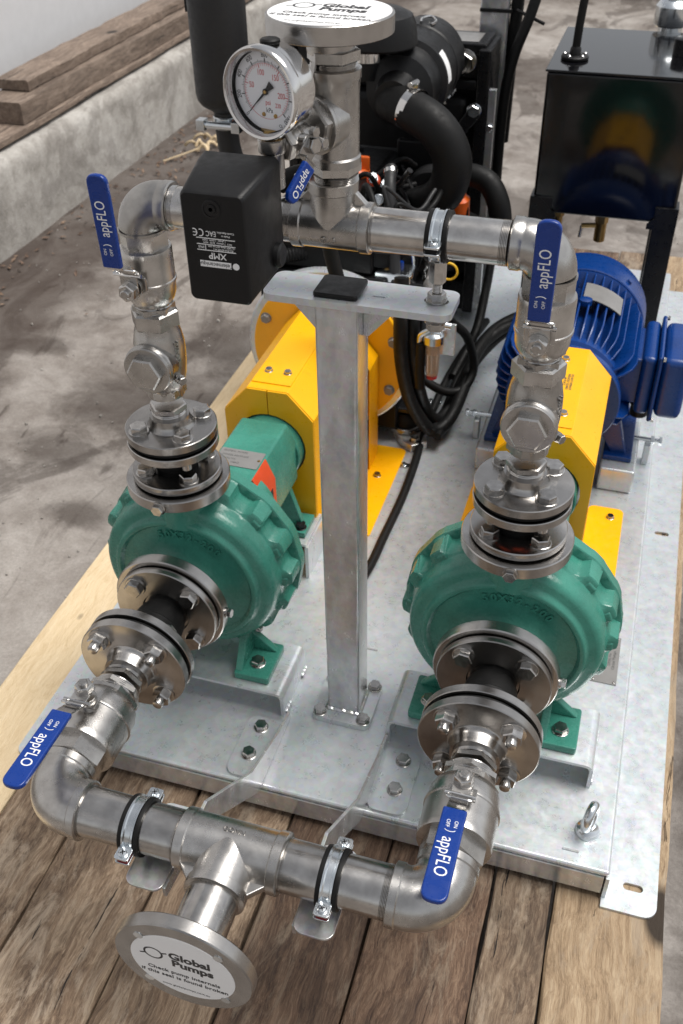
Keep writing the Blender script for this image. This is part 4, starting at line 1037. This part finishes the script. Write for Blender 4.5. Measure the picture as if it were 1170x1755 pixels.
# ------------------------------------------------------------------ diesel engine
en = thing('diesel_engine', 'black diesel engine with yellow housing disc behind the left pump', 'engine', T(0, .66, 0))
Y = AX((0, 0, SH), (0, 1, 0), (1, 0, 0))
m = MB(); m.lathe([(.06, 0), (.1535, 0), (.155, .0015), (.155, .008), (.15, .0095)], Y, 72); hd_ = m.build('housing_disc', 'yellow_paint', en)
for k in range(8):
    a = 2 * PI * (k + .42) / 8; bolt(hd_, (.140 * math.cos(a), -.0005, SH + .140 * math.sin(a)), (0, -1, 0), .0095, .007, 'plate_grey')
m = MB(); m.lathe([(.150, .0095), (.166, .0105), (.170, .014), (.170, .028), (.160, .034), (.14, .06)], Y, 72); m.build('flywheel_housing', 'galvanised_plate', en)
B = lambda n, x0, x1, y0, y1, z0, z1, mat='engine_black', bv=.006, par=None: MB().box(x0, x1, y0, y1, z0, z1).build(n, mat, par or en, bv)
B('engine_block', -.16, .10, .06, .48, .06, .36)
B('crankcase', -.13, .13, .05, .46, .03, .22)
B('cylinder_head', -.15, .07, .07, .46, .361, .425)
B('rocker_cover', -.13, .03, .09, .44, .426, .482, bv=.016)
B('inlet_manifold', .060, .115, .12, .42, .30, .40, bv=.015)
B('injection_pump', .098, .165, .10, .22, .20, .315, bv=.01)
for k in range(4):
    m = MB(); m.cyl(.013, .10, .135, AX((0, .14 + k * .085, .365), (1, 0, 0)), 18, .002); m.build('inlet_runner', 'engine_black', en)
    m = MB(); m.sweep(smooth_path([(.13, .12 + k * .025, .315), (.135, .13 + k * .03, .38), (.09, .15 + k * .05, .45), (.045, .15 + k * .08, .462)]), .0033, 8); m.build('injector_pipe', 'zinc_bright' if k == 0 else 'black_paint', en)
    bolt(en, (.045, .12 + k * .09, .426), (0, 0, 1), .009, .007, 'zinc_bright')
    bolt(en, (-.05, .13 + k * .09, .482), (0, 0, 1), .008, .006, 'black_paint')
m = MB(); m.lathe([(.038, 0), (.040, .003), (.040, .10), (.034, .108), (.02, .11)], AX((.165, .20, .345), (-.35, .75, .15)), 32); m.build('starter_motor', 'muffler_black', en)
m = MB(); m.lathe([(.018, 0), (.020, .004), (.020, .05), (.012, .055)], AX((.182, .10, .345), (-.2, .9, .3)), 24); m.build('starter_solenoid', 'machined_stainless', en)
B('relay_bracket', .075, .145, .075, .125, .366, .369, 'zinc_bright', .001); B('relay_bracket_lip', .075, .145, .0715, .0745, .352, .369, 'zinc_bright', .001)
bolt(en, (.093, .10, .369), (0, 0, 1), .0085, .006, 'brass')
m = MB(); m.cyl(.006, 0, .008, T(.115, .115, .369), 14); m.build('blue_terminal', 'blue_vinyl', en)
m = MB(); m.lathe([(.024, 0), (.026, .003), (.026, .012), (.020, .016)], AX((-.015, .26, .482), (0, 0, 1)), 28); fc = m.build('oil_filler_cap', 'orange_plastic', en)
m = MB(); m.box(-.026, .026, -.005, .005, .014, .040, T(-.015, .26, .482)); m.build('cap_grip', 'orange_plastic', fc, .003)
m = MB(); m.lathe([(.012, 0), (.014, .004), (.010, .010)], AX((.03, .22, .489), (.3, -.6, .7)), 20); m.build('red_plug', 'red_guard', en)
for (x, y, z) in ((.035, .20, .50), (.022, .20, .475), (-.06, .24, .50), (.045, .25, .47)):
    m = MB(); M = AX((x, y, z), (.2, -.6, .75)); m.lathe([(.009, 0), (.009, .006)], M, 18); m.hexa(.008, .006, .013, M, .001); m.build('union_bolt', 'zinc_bright', en, ang=28)
m = MB(); m.sweep(smooth_path([(.0, .19, .50), (.03, .17, .52), (.045, .18, .50), (.05, .20, .46)]), .005, 10); m.build('leak_off_pipe', 'black_rubber', en)
m = MB(); m.lathe([(.018, 0), (.020, .002), (.020, .04), (.012, .046), (.012, .06)], AX((.18, .36, .38), (0, -.2, 1)), 24); m.build('filler_cap', 'orange_plastic', en)
m = MB(); m.box(.165, .200, .345, .352, .34, .405); m.build('latch_tab', 'black_plastic', en, .004)
B('alternator_bracket', .02, .11, .44, .455, .30, .50); B('timing_cover', -.14, .11, .482, .52, .06, .46, bv=.02)
m = MB(); m.lathe([(.05, 0), (.055, .004), (.055, .07), (.045, .078), (.02, .08)], AX((.105, .40, .40), (0, 1, 0)), 32); m.build('alternator', 'muffler_black', en)
# pipes and hoses on the engine
E0 = Vector((0, -.66, 0))
def hose(name, pts, r, mat, parent, off=E0, n=8, seg=16, ribs=0):
    P = smooth_path([Vector(p) + off for p in pts], n); rad = r
    if ribs: P = smooth_path([Vector(p) + off for p in pts], ribs); rad = [r * (1.0 if i % 2 else .88) for i in range(len(P))]
    return MB().sweep(P, rad, seg).build(name, mat, parent, ang=60 if not ribs else 25)
hose('air_hose', [(.035, .99, .612), (.080, .955, .607), (.137, .93, .586), (.172, .925, .540), (.174, .925, .490), (.150, .93, .447), (.10, .95, .415)], .0385, 'black_rubber', en, seg=28)
m = MB(); M = AX((.0855, .955 - .66, .607), (.88, -.42, -.20)); m.lathe([(.0392, -.0085), (.0410, -.008), (.0410, .008), (.0392, .0085)], M, 44, caps=False); m.build('hose_clamp', 'polished_steel', en)
m = MB(); m.box(-.010, .010, -.007, .007, 0, .011, AX((.088, .952 - .66, .6475), (.1, -.1, 1))); m.cyl(.006, -.014, .014, AX((.088, .952 - .66, .655), (.3, .9, 0)), 14); m.build('clamp_screw', 'bolt_steel', en, .0015)
hose('coolant_hose', [(.120, 1.06, .435), (.150, 1.05, .447), (.186, 1.04, .460), (.231, 1.03, .452), (.257, 1.02, .418), (.266, 1.025, .370), (.260, 1.055, .325), (.232, 1.11, .305), (.17, 1.18, .30), (.10, 1.22, .30)], .0235, 'black_rubber', en, seg=24)
hose('fuel_hose', [(.073, .85, .530), (.079, .82, .510), (.085, .80, .484), (.095, .78, .430), (.105, .76, .392), (.113, .74, .345), (.115, .74, .25)], .0115, 'muffler_black', en)
m = MB(); m.lathe([(.0125, -.005), (.0135, -.004), (.0135, .004), (.0125, .005)], AX((.0745, .842 - .66, .524), (.2, -.7, -.6)), 24); m.build('hose_clip', 'polished_steel', en)
hose('wire', [(.039, .85, .478), (.08, .81, .43), (.111, .80, .423), (.155, .85, .461), (.166, .90, .483)], .005, 'black_rubber', en)
hose('ribbed_conduit', [(-.20, .71, .385), (-.125, .72, .383), (-.071, .74, .389), (-.013, .78, .370), (.053, .80, .357), (.119, .82, .368), (.16, .86, .36)], .0165, 'black_plastic', en, ribs=20)
hose('dipstick_tube', [(.04, .85, .46), (.09, .84, .50), (.115, .83, .535)], .006, 'black_paint', en)
hose('yellow_wire_loop', [(.205, .70, .385)] + [(.2235 + .016 * math.cos(a), .70, .404 + .016 * math.sin(a)) for a in [PI + 2 * PI * i / 14 for i in range(13)]] + [(.21, .70, .37)], .0022, 'yellow_wire', en, n=3, seg=8)
for k in range(16):
    r = random.Random(k); x, y, z = r.uniform(-.12, .10), r.uniform(.70, .95), r.uniform(.42, .50)
    hose('wiring_loom', [(x, y, z), (x + r.uniform(-.06, .06), y + .05, z + r.uniform(-.02, .05)), (x + r.uniform(-.08, .08), y + .12, z - r.uniform(0, .05))], r.uniform(.003, .007), 'black_rubber', en, seg=8)
rr_ = random.Random(21)
for k in range(34):
    x, y, z = rr_.uniform(-.12, .16), rr_.uniform(.085, .17), rr_.uniform(.34, .52)
    bolt(en, (x, y, z), (rr_.uniform(-.2, .3), -1, rr_.uniform(.1, .8)), rr_.uniform(.005, .009), rr_.uniform(.005, .010), rr_.choice(['zinc_bright', 'black_paint', 'bolt_steel', 'zinc_bright']), name='union_bolt')
for k in range(12):
    x, y, z = rr_.uniform(-.12, .14), rr_.uniform(.10, .20), rr_.uniform(.33, .50)
    M = T(x, y, z) @ Euler((rr_.uniform(-.4, .4), rr_.uniform(-.4, .4), rr_.uniform(-.6, .6))).to_matrix().to_4x4()
    m = MB(); m.box(-rr_.uniform(.01, .03), rr_.uniform(.01, .03), -.012, .012, -rr_.uniform(.006, .02), rr_.uniform(.006, .02), M); m.build('connector_block', rr_.choice(['black_plastic', 'engine_black', 'muffler_black']), en, .002)
for k in range(7):
    x, z = rr_.uniform(-.05, .15), rr_.uniform(.38, .50)
    hose('small_pipe', [(x, .74, z), (x + rr_.uniform(-.03, .03), .75, z + .03), (x + rr_.uniform(.03, .07), .78, z + rr_.uniform(-.02, .04)), (x + rr_.uniform(.02, .09), .84, z)], rr_.uniform(.0025, .005), rr_.choice(['bolt_steel', 'black_rubber', 'black_rubber', 'muffler_black']), en, seg=8)
# front engine mount (rubber) and its arm
m = MB(); m.lathe([(.034, .018), (.036, .022), (.036, .028), (.030, .030), (.030, .050), (.024, .060), (.010, .064)], T(.142, .090, 0), 36); mt_ = m.build('rubber_mount', 'black_rubber', en)
m = MB(); m.lathe([(.0365, .019), (.0385, .021), (.0385, .029), (.0365, .031)], T(.142, .090, 0), 40, caps=False); m.build('mount_ring', 'bolt_steel', mt_)
m = MB(); m.prism([(-.055, -.018), (-.03, -.028), (.03, -.028), (.055, -.018), (.055, .018), (.03, .028), (-.03, .028), (-.055, .018)], .0006, .018, T(.150, .075, 0) @ RZ(-.9)); m.build('mount_plate', 'galvanised_post', mt_, .002)
bolt(mt_, (.172, .040, .018), (0, 0, 1), .0095, .008)
bolt(mt_, (.142, .090, .064), (0, 0, 1), .0095, .008, 'black_paint')
B('mount_arm', .09, .172, .062, .12, .066, .078, 'black_paint', .003)

# air cleaner with rain cap
ac = thing('air_cleaner', 'black cylindrical air cleaner with a mushroom rain cap above the engine', 'air cleaner', T(.06, 1.0, .56))
A = AX((-.015, -.02, .060), (.0, 1, .03), (1, 0, 0))
m = MB(); m.lathe([(.036, -.02), (.040, .0), (.044, .02), (.058, .028), (.068, .034), (.070, .060), (.072, .064), (.074, .085), (.084, .092), (.084, .180), (.0865, .184), (.0865, .200), (.084, .203), (.083, .27), (.072, .280), (.02, .284)], A, 64); cn = m.build('canister', 'black_plastic', ac, ang=28)
vs = [(.0846 * math.cos(a), .0846 * math.sin(a), z) for a in [math.radians(-42 + 6 * k) for k in range(8)] for z in (.100, .128)]
m = MB(); m.add(vs, [(2 * k, 2 * k + 1, 2 * k + 3, 2 * k + 2) for k in range(7)], A @ Matrix.Diagonal((1, -1, 1, 1)) if False else A); m.build('paper_label', 'white_label', cn)
for a in (40, 160, 280):
    m = MB(); ra = math.radians(a); m.sweep(smooth_path([(.087 * math.cos(ra + d), .087 * math.sin(ra + d), z) for d, z in ((-.12, .186), (-.16, .215), (-.06, .235), (.06, .235), (.16, .215), (.12, .186))], 5), .0026, 8, A @ Matrix.Diagonal((1.03, 1.03, 1, 1))); m.build('spring_clip', 'polished_steel', cn)
m = MB(); m.cyl(.034, .08, .165, T(-.085, .03, 0), 32); m.build('inlet_stack', 'black_plastic', ac)
m = MB(); m.lathe([(.0345, .112), (.0355, .113), (.0355, .130), (.0345, .131)], T(-.085, .03, 0), 40, caps=False); m.build('stack_clamp', 'polished_steel', ac)
m = MB(); m.lathe([(.045, .140), (.074, .142), (.077, .146), (.073, .180), (.066, .196), (.045, .206), (.0, .210)], T(-.062, .025, 0), 56); m.build('rain_cap', 'black_plastic', ac, ang=40)

# radiator
ra = thing('radiator', 'black framed radiator standing behind the air cleaner', 'radiator', T(0, 1.36, 0))
RB = lambda n, x0, x1, y0, y1, z0, z1, mat='black_paint', bv=.004: MB().box(x0, x1, y0, y1, z0, z1).build(n, mat, ra, bv)
RB('top_tank', -.27, .165, -.06, .05, .575, .648); RB('top_rail', -.27, .150, -.072, -.0605, .555, .575); RB('core', -.26, .15, -.03, .03, .10, .574, 'engine_black')
RB('side_frame', .151, .178, -.075, .055, .02, .640); RB('side_frame', -.295, -.2705, -.075, .055, .02, .640); RB('bottom_tank', -.27, .165, -.06, .05, .02, .095)
RB('edge_strip', .179, .195, -.075, -.06, .05, .56, 'galvanised_post', .001); RB('fan_shroud', -.24, .135, -.075, -.031, .12, .54, 'engine_black', .02)
RB('top_label', .045, .145, -.05, .03, .6485, .6495, 'plate_grey', 0)
bolt(ra, (.120, -.0605, .612), (0, -1, 0), .022, .02, 'bolt_steel'); bolt(ra, (.150, -.078, .515), (0, -1, 0), .014, .01, 'zinc_bright')
for z in (.48, .36, .24): bolt(ra, (.187, -.0755, z), (0, -1, 0), .0075, .006, 'zinc_bright')
m = MB(); m.prism([(.15, .535), (.165, .505), (.115, .44), (.09, .45), (.105, .47)], -.088, -.079, AX((0, 0, 0), (0, 1, 0), (-1, 0, 0)) @ Matrix.Diagonal((-1, 1, 1, 1))); m.build('stay_arm', 'black_paint', ra, .002)
for x, z in ((.10, .455), (.088, .425), (.105, .42)): bolt(ra, (x, -.09, z), (0, -1, 0), .011, .009, 'zinc_bright')
# galvanised frame post behind the radiator, with cables tied to it
t = thing('frame_post', 'galvanised square frame post rising behind the radiator with a cable tied to it', 'post', T(.155, 1.46, 0))
m = MB(); m.rbox(-.032, .032, -.032, .032, 0, 1.05, .005); m.build('post', 'galvanised_post', t)
m = MB(); m.lathe([(.049, -.004), (.051, -.003), (.051, .003), (.049, .004)], T(0.004, 0, .688), 4, caps=False, a0=PI / 4); m.sweep([(.05, -.03, .69), (.115, -.06, .672)], .004, 6); m.build('cable_tie', 'black_plastic', t)
m = MB(); m.sweep(smooth_path([(.052, -.01, .95), (.050, -.01, .80), (.048, -.012, .70), (.044, -.014, .60), (.04, -.014, .4)]), .014, 12); m.build('cable', 'black_rubber', t)
hz = thing('hanging_cable', 'long black cable hanging in the air behind the radiator post', 'cable', T(.22, 1.42, .3))
m = MB(); m.sweep(smooth_path([(.06, .05, .72), (.045, .02, .52), (.022, -.02, .40), (-.008, -.04, .30), (-.020, -.05, .18), (-.02, -.05, -.1)]), .012, 12); m.build('sheath', 'black_rubber', hz)

# exhaust muffler
mf = thing('exhaust_muffler', 'upright dark grey cylindrical exhaust muffler left of the gauge', 'muffler', T(-.303, .95, .46))
m = MB(); m.lathe([(.022, .115), (.030, .122), (.046, .132), (.0535, .142), (.0560, .155), (.0560, .50), (.05, .515)], ID, 56); m.build('canister', 'muffler_black', mf, ang=40)
m = MB(); m.sweep(smooth_path([(0, 0, .13), (.0, 0, .08), (.006, .004, .02), (.03, .03, -.08), (.09, .05, -.16), (.16, .06, -.20)]), .0235, 24); m.build('exhaust_pipe', 'muffler_black', mf)
m = MB(); m.lathe([(.0245, .085), (.026, .087), (.026, .107), (.0245, .109)], ID, 32, caps=False); m.build('clamp_band', 'zinc_bright', mf)
m = MB(); m.sweep([(-.045, -.030, .096), (.040, -.030, .096)], .0075, 12); m.box(-.05, -.032, -.04, -.018, .086, .107); m.box(.026, .044, -.04, -.018, .086, .107); m.build('u_bolt', 'zinc_bright', mf, .001)
m = MB(); m.box(-.062, -.058, -.01, .02, .30, .44); m.build('bracket_strip', 'black_paint', mf)

# fuel filter bowl and hoses on the skid
ff = thing('fuel_filter', 'small glass bowl fuel filter hanging beside the post plate', 'filter', T(.222, .60, .215) @ Matrix.Diagonal((.74, .74, .80, 1)))
m = MB(); m.lathe([(.022, .118), (.026, .121), (.026, .140), (.020, .146), (.010, .150)], ID, 32); m.build('filter_head', 'zinc_bright', ff)
m = MB(); m.lathe([(.004, .033), (.0145, .036), (.0165, .045), (.0180, .118)], ID, 32); m.build('glass_bowl', 'amber_glass', ff)
m = MB(); m.lathe([(.004, .026), (.013, .027), (.014, .033), (.010, .034)], ID, 28); m.build('bowl_cap', 'red_rubber', ff)
m = MB(); m.sweep(smooth_path([(-.034, -.005, .115), (-.030, -.01, .14), (-.01, -.012, .155), (.01, -.010, .17), (.04, .0, .165)]), .008, 12); m.build('inlet_pipe', 'zinc_bright', ff)
m = MB(); m.sweep(smooth_path([(-.030, -.006, .118), (-.030, -.006, .05), (-.028, -.006, .0)]), .0125, 14); m.build('outlet_hose', 'black_rubber', ff)
m = MB(); m.box(-.02, .05, .02, .028, .08, .16); m.build('mount_bracket', 'galvanised_post', ff, .002)
Z0 = Vector((0, 0, 0))
def floor_hose(label, pts, r, ribs=0):
    o = hose('hose', pts, r, 'black_rubber', None, Z0, 8, 14, ribs); return tag(o, label, 'hose', 'black hoses and cables on the skid')
floor_hose('thick black hose dropping behind the post plate, leftmost of the loop', [(.155, .62, .42), (.160, .60, .334), (.159, .62, .250), (.166, .66, .149), (.187, .70, .068), (.210, .72, .037), (.234, .76, .049), (.246, .83, .082), (.250, .95, .105), (.280, 1.05, .118), (.340, 1.10, .130), (.40, 1.16, .08)], .0135)
floor_hose('black hose hanging in the inner part of the loop behind the post', [(.178, .64, .40), (.178, .62, .325), (.179, .66, .204), (.188, .72, .090), (.209, .755, .043), (.226, .82, .050), (.238, .90, .076), (.263, 1.0, .108), (.321, 1.08, .115), (.40, 1.13, .05)], .0125)
floor_hose('black hose curled in a round loop left of the blue motor', [(.07, .84, .17), (.13, .80, .14), (.175, .79, .108), (.215, .80, .085), (.246, .825, .084), (.259, .86, .116), (.243, .845, .194), (.215, .80, .250), (.18, .78, .30), (.12, .78, .34)], .0095)
floor_hose('thin black cable lying along the plate behind the post', [(.180, .26, .008), (.186, .32, .008), (.188, .40, .008), (.192, .52, .009), (.189, .64, .011), (.182, .74, .012), (.189, .90, .036), (.205, 1.05, .046), (.23, 1.2, .05)], .0085)
floor_hose('straight black cable coming down from the far side to the loop', [(.205, 1.45, .26), (.220, 1.25, .170), (.228, 1.15, .151), (.231, 1.05, .112), (.219, 1.0, .077), (.205, .92, .05)], .0105)
for k, (dx, dz_) in enumerate(((.016, .004), (.030, -.004))):
    floor_hose(('black cable in the middle of the bundle on the plate', 'black cable on the right of the bundle on the plate')[k], [(.190 + dx, .70, .04 + dz_), (.198 + dx, .80, .035 + dz_), (.206 + dx, .90, .060 + dz_), (.232 + dx, 1.0, .085 + dz_), (.28 + dx, 1.10, .095 + dz_), (.36 + dx, 1.2, .06)], .0088)
t = thing('cable_conduit', 'black slotted conduit passing behind the top plate of the post', 'conduit', T(.066, .50, .38))
m = MB(); m.sweep(smooth_path([(.020, .02, -.02), (.010, 0, .07), (-.004, 0, .13), (-.010, 0, .19)]), .0125, 12); m.build('sheath', 'black_rubber', t)

# ------------------------------------------------------------------ pressure switch
ps = thing('pressure_switch', 'black pressure switch box hung upside down in front of the upper header', 'switch box', T(.1755, -.097, .806))
def loft(sections, name, mat, parent, bevel, bseg=4):
    m = MB(); vs = []; fs = []
    for (xa, xb, za, zb, y, r) in sections:
        vs += [(p[0], y, p[1]) for p in rrect(xa, xb, za, zb, r, 5)]
    n = 24
    for i in range(len(sections) - 1):
        for k in range(n): fs.append((i * n + k, i * n + (k + 1) % n, (i + 1) * n + (k + 1) % n, (i + 1) * n + k))
    fs += [tuple(range(n)), tuple((len(sections) - 1) * n + k for k in range(n - 1, -1, -1))]
    m.add(vs, fs); return m.build(name, mat, parent, bevel, 40, bseg)
loft([(-.0460, .0325, -.0370, .0695, 0, .006), (-.0440, .0325, -.0372, .0692, -.015, .006), (-.0300, .0318, -.0395, .0655, -.0880, .006), (-.0282, .0300, -.0378, .0638, -.0902, .005)], 'cover', 'black_plastic', ps, 0)
m = MB(); Mf = AX((.0, -.0902, .0510), (0, -1, 0)); m.lathe([(.0088, 0), (.0088, .0006), (.0070, .0008), (.0068, .0002), (.0045, .0002), (.0045, .0012), (.002, .0013), (.0018, -.001)], Mf, 28); m.build('cover_screw', 'black_paint', ps)
lbl = bpy.data.objects.new('rating_print', None); COL.objects.link(lbl); lbl.parent = ps
MT = T(.0012, -.0906, .0185) @ RX(PI / 2) @ RZ(PI) @ Matrix.Diagonal((1.02, 1.0, 1, 1))       # upside down print on the front face
def pt(s, size, x, y, **kw): return text(s, size, MT @ T(x, y, 0), 'print_white', lbl, depth=.00008, **kw)
m = MB(); m.box(-.0135, .0165, .0165, .0225, -.0001, .0001, MT); m.build('print_band', 'print_white', lbl)
text('Telemecanique', .0056, MT @ T(.0015, .0196, .00025), 'print_black', lbl, depth=.00008)
m = MB(); m.lathe([(.0032, -.0001), (.0032, .0001)], MT @ T(-.0180, .0196, 0), 24); m.build('print_badge', 'print_white', lbl)
pt('XMP', .0085, -.001, .0110, bold=.0001)
for y, a, b in ((.0063, -.019, .018), (.0008, -.019, .018), (-.0052, -.019, .018)):
    m = MB(); m.box(a, b, y - .00035, y + .00035, -.0001, .0001, MT); m.build('print_rule', 'print_white', lbl)
m = MB(); m.box(.0095, .0101, .0008, .0063, -.0001, .0001, MT); m.build('print_rule', 'print_white', lbl)
pt('IEC/EN 60947-4-1', .0026, -.007, .0047); pt('Ui: 500V Uimp: 6kV Ith: 20A', .0022, -.0055, .0022); pt('IP65', .0034, .0140, .0034)
pt('AC3  3 phases  3kW  400V', .0025, -.002, -.0012); pt('1 phase  1.5kW  230V', .0025, .001, -.0037)
pt('Made in', .0026, -.0145, -.0085, align='LEFT') ; pt('Czech Republic', .0026, -.0105, -.0115)
pt('EAC', .0070, .0035, -.0100, xscale=.75)
for cx in (.0135, .0195):
    m = MB(); m.sweep([(cx + .0026 * math.cos(a), -.0100 + .0032 * math.sin(a), 0) for a in [PI * .35 + PI * 1.3 * i / 14 for i in range(15)]], .00045, 6, MT @ Matrix.Diagonal((1, 1, .2, 1)))
    if cx > .017: m.sweep([(cx - .0024, -.0100, 0), (cx + .0010, -.0100, 0)], .0004, 6, MT @ Matrix.Diagonal((1, 1, .2, 1)))
    m.build('print_mark', 'print_white', lbl)
m = MB(); m.lathe([(.012, 0), (.012, .007), (.010, .009)], AX((.030, -.02, -.018), (1, 0, 0)), 28); m.build('cable_entry', 'black_plastic', ps)

# gauge branch: small ball valve, tee, gauge
d = CD; zb = HZ + .050 + .060
c0 = Vector((XC, 0, zb))
sv = thing('gauge_valve', 'small ball valve with tilted blue lever beside the pressure gauge', 'ball valve', T(c0.x + d.x * .062, c0.y + d.y * .062, zb - .006))
L_ = AX((0, 0, 0), d)
m = MB(); m.lathe([(.0105 if k % 2 else .0096, -.026 + .0014 * k) for k in range(8)], L_, 24); m.build('thread', 'machined_stainless', sv, ang=20)
m = MB(); m.lathe([(.012, -.016), (.0165, -.013), (.0172, -.006), (.0172, -.002), (.0150, .000), (.0152, .008), (.0140, .010)], L_, 40); m.build('valve_body', 'cast_stainless', sv)
m = MB(); m.hexa(.0160, .009, .0175, L_, .0012, .2); m.build('hex_end', 'cast_stainless', sv, ang=25)
m = MB(); m.lathe([(.0098, .017), (.0098, .030)], L_, 24); m.build('nipple', 'machined_stainless', sv)
sd_ = Vector((.90, -.43, .05)).normalized()
m = MB(); m.cyl(.0090, .010, .023, AX((0, 0, 0), sd_), 22, .001); m.hexa(.0078, .0262, .0320, AX((0, 0, 0), sd_), .001); m.build('stem', 'bolt_steel', sv, ang=28)
hd2 = Vector((-.32, -.68, -.65)).normalized(); base = sd_ * .024
F2 = AX(base, sd_, hd2)                                   # x along the lever
m = MB(); m.rbox(-.012, .016, -.0095, .0095, 0, .0020, .003, F2); m.box(.0145, .0168, -.0080, .0080, .0, .0115, F2); m.box(.0168, .026, -.0070, .0070, .0095, .0115, F2); m.build('lever', 'machined_stainless', sv, .0005)
for yy in (-.0085, .0085):
    m = MB(); m.hexa(.0052, .002, .008, F2 @ T(-.009, yy, 0), .0008); m.build('nut', 'bolt_steel', sv, ang=28)
h = .0080
lo = [(.020, -h), (.054, -h), (.060, -h * .5), (.060, h * .5), (.054, h), (.020, h)]
m = MB(); m.prism(lo, .0080, .0142, F2); sl2 = m.build('handle_sleeve', 'blue_vinyl', sv, .0018, bseg=3)
text('appFLO', .0115, F2 @ T(.040, 0, .0143), 'print_white', sl2, depth=.0001, xscale=.8)

gx, gy = c0.x + d.x * .0905, c0.y + d.y * .0905
pg = thing('pressure_gauge', 'round steel pressure gauge with white dial and black needle', 'gauge', T(gx, gy, .841))
m = MB(); m.cyl(.0112, 0, .040, ID, 28, .001); m.lathe([(.0125, .034), (.0135, .036), (.0135, .046), (.012, .047)], ID, 28); m.build('tee_piece', 'cast_stainless', pg)
m = MB(); m.hexa(.0105, .0470, .0560, ID, .001, .2, True); m.build('brass_connector', 'brass', pg, ang=25)
Rg = .0410; gz = .0505 + Rg - .002
gn = Vector((-.26, -.965, .0)).normalized()
G = AX((0, 0, gz), gn, Vector((0, 0, 1)).cross(gn) * 1.0)   # x to the viewer's right, y up
if (G.to_3x3() @ Vector((0, 1, 0))).z < 0: G = G @ RZ(PI)
m = MB(); m.lathe([(.0, -.022), (Rg * .80, -.022), (Rg * .92, -.0195), (Rg * .955, -.015), (Rg * .955, .004), (Rg * .99, .0045), (Rg, .007), (Rg, .0125), (Rg * .985, .0155), (Rg * .955, .0165), (Rg * .90, .0160), (Rg * .865, .0125), (Rg * .855, .0050), (Rg * .855, .0035)], G, 80, caps=False); m.build('case', 'polished_steel', pg, ang=40)
m = MB(); m.lathe([(Rg * .852, .0042), (Rg * .852, .0085)], G, 72, caps=False); m.build('inner_ring', 'black_rubber', pg)
m = MB(); m.lathe([(Rg * .845, .0030), (Rg * .845, .0038)], G, 72); dl = m.build('dial', 'dial_white', pg)
m = MB(); m.lathe([(Rg * .862, .0108), (Rg * .862, .0116)], G, 64); m.build('glass', 'gauge_glass', pg)
zd = .00385
def tick(b, a, r0, r1, w): b.box(r0 * Rg, r1 * Rg, -w, w, zd, zd + .0001, G @ RZ(a))
ang = lambda u: math.radians(225 - 270 * u)
mk = MB(); mk2 = MB()
for i in range(81): tick(mk, ang(i / 80), .60, .69 if i % 10 == 0 else (.665 if i % 5 == 0 else .64), .00022 if i % 10 else .0005)
for i in range(47): tick(mk2, ang(i / 46.4), .535 if i % 10 else .50, .585, .00016 if i % 10 else .00035)
mk2.lathe([(Rg * .585, zd), (Rg * .585, zd + .0001), (Rg * .592, zd + .0001), (Rg * .592, zd)], G, 72, caps=False)
mk.build('scale_marks', 'print_black', dl); mk2.build('scale_marks', 'print_red', dl)
for v_, s_ in ((0, '0'), (200, '200'), (400, '400'), (600, '600'), (800, '800'), (1000, '1000'), (1200, '1200'), (1400, '1400'), (1600, '1600')):
    a = ang(v_ / 1600); text(s_, .0064, G @ T(.765 * Rg * math.cos(a), .755 * Rg * math.sin(a), zd) @ RZ(a - PI / 2), 'print_black', dl, depth=.00008, xscale=.75)
for v_ in (50, 100, 150, 200, 230):
    a = ang(v_ / 232); text(str(v_), .0072 if v_ < 230 else .0056, G @ T(.405 * Rg * math.cos(a), .405 * Rg * math.sin(a), zd), 'print_red', dl, depth=.00008, xscale=.75)
text('psi', .0062, G @ T(.03 * Rg, -.235 * Rg, zd), 'print_red', dl, depth=.00008, xscale=.85)
text('kPa', .0062, G @ T(.06 * Rg, -.40 * Rg, zd), 'print_black', dl, depth=.00008, xscale=.85)
text('CL 1.6', .0038, G @ T(.42 * Rg, -.70 * Rg, zd), 'print_black', dl, depth=.00008)
for x in (-.10, .22):
    m = MB(); m.lathe([(.0020, zd), (.0018, zd + .0009), (.0008, zd + .0010), (0, zd + .0004)], G @ T(x * Rg, -.50 * Rg, 0), 18); m.build('dial_screw', 'brass', dl)
N = G @ RZ(ang(.0))
m = MB(); m.prism([(-.24 * Rg, -.085 * Rg), (-.24 * Rg, .085 * Rg), (0, .028 * Rg), (.60 * Rg, .004 * Rg), (.60 * Rg, -.004 * Rg), (0, -.028 * Rg)], .0052, .0056, N); m.cyl(.070 * Rg, .0050, .0060, G, 24); nd_ = m.build('needle', 'print_black', pg)
m = MB(); m.lathe([(.042 * Rg, .0060), (.036 * Rg, .0068), (.01 * Rg, .0069)], G, 20); m.build('needle_hub', 'brass', nd_)
m = MB(); M = AX((gn * -.006) + Vector((0, 0, gz + Rg * .945)), (0, 0, 1)); m.lathe([(.0085, 0), (.0092, .001), (.0092, .003), (.0075, .0042), (0, .0044)], M, 28); m.build('fill_plug', 'black_rubber', pg)
# coloured wire ends behind the small valve
t = thing('cable_gland', 'black rubber elbow boot with coloured wire ends beside the small valve', 'wire boot', T(.196, .012, .812))
m = MB(); m.sweep(smooth_path([(-.03, .0, -.004), (-.01, .0, .006), (.008, .002, .006), (.016, .006, -.004)]), [.011] * 24 + [.012], 18); m.build('boot', 'black_rubber', t)
m = MB(); m.cyl(.003, 0, .010, T(.002, -.010, .013), 12, .001); m.build('wire_end', 'yellow_wire', t)
m = MB(); m.cyl(.003, 0, .008, T(.007, -.012, .012), 12, .001); m.build('wire_end', 'red_guard', t)
m = MB(); m.cyl(.003, 0, .005, T(-.006, -.012, .008), 12, .001); m.build('wire_end', 'white_label', t)
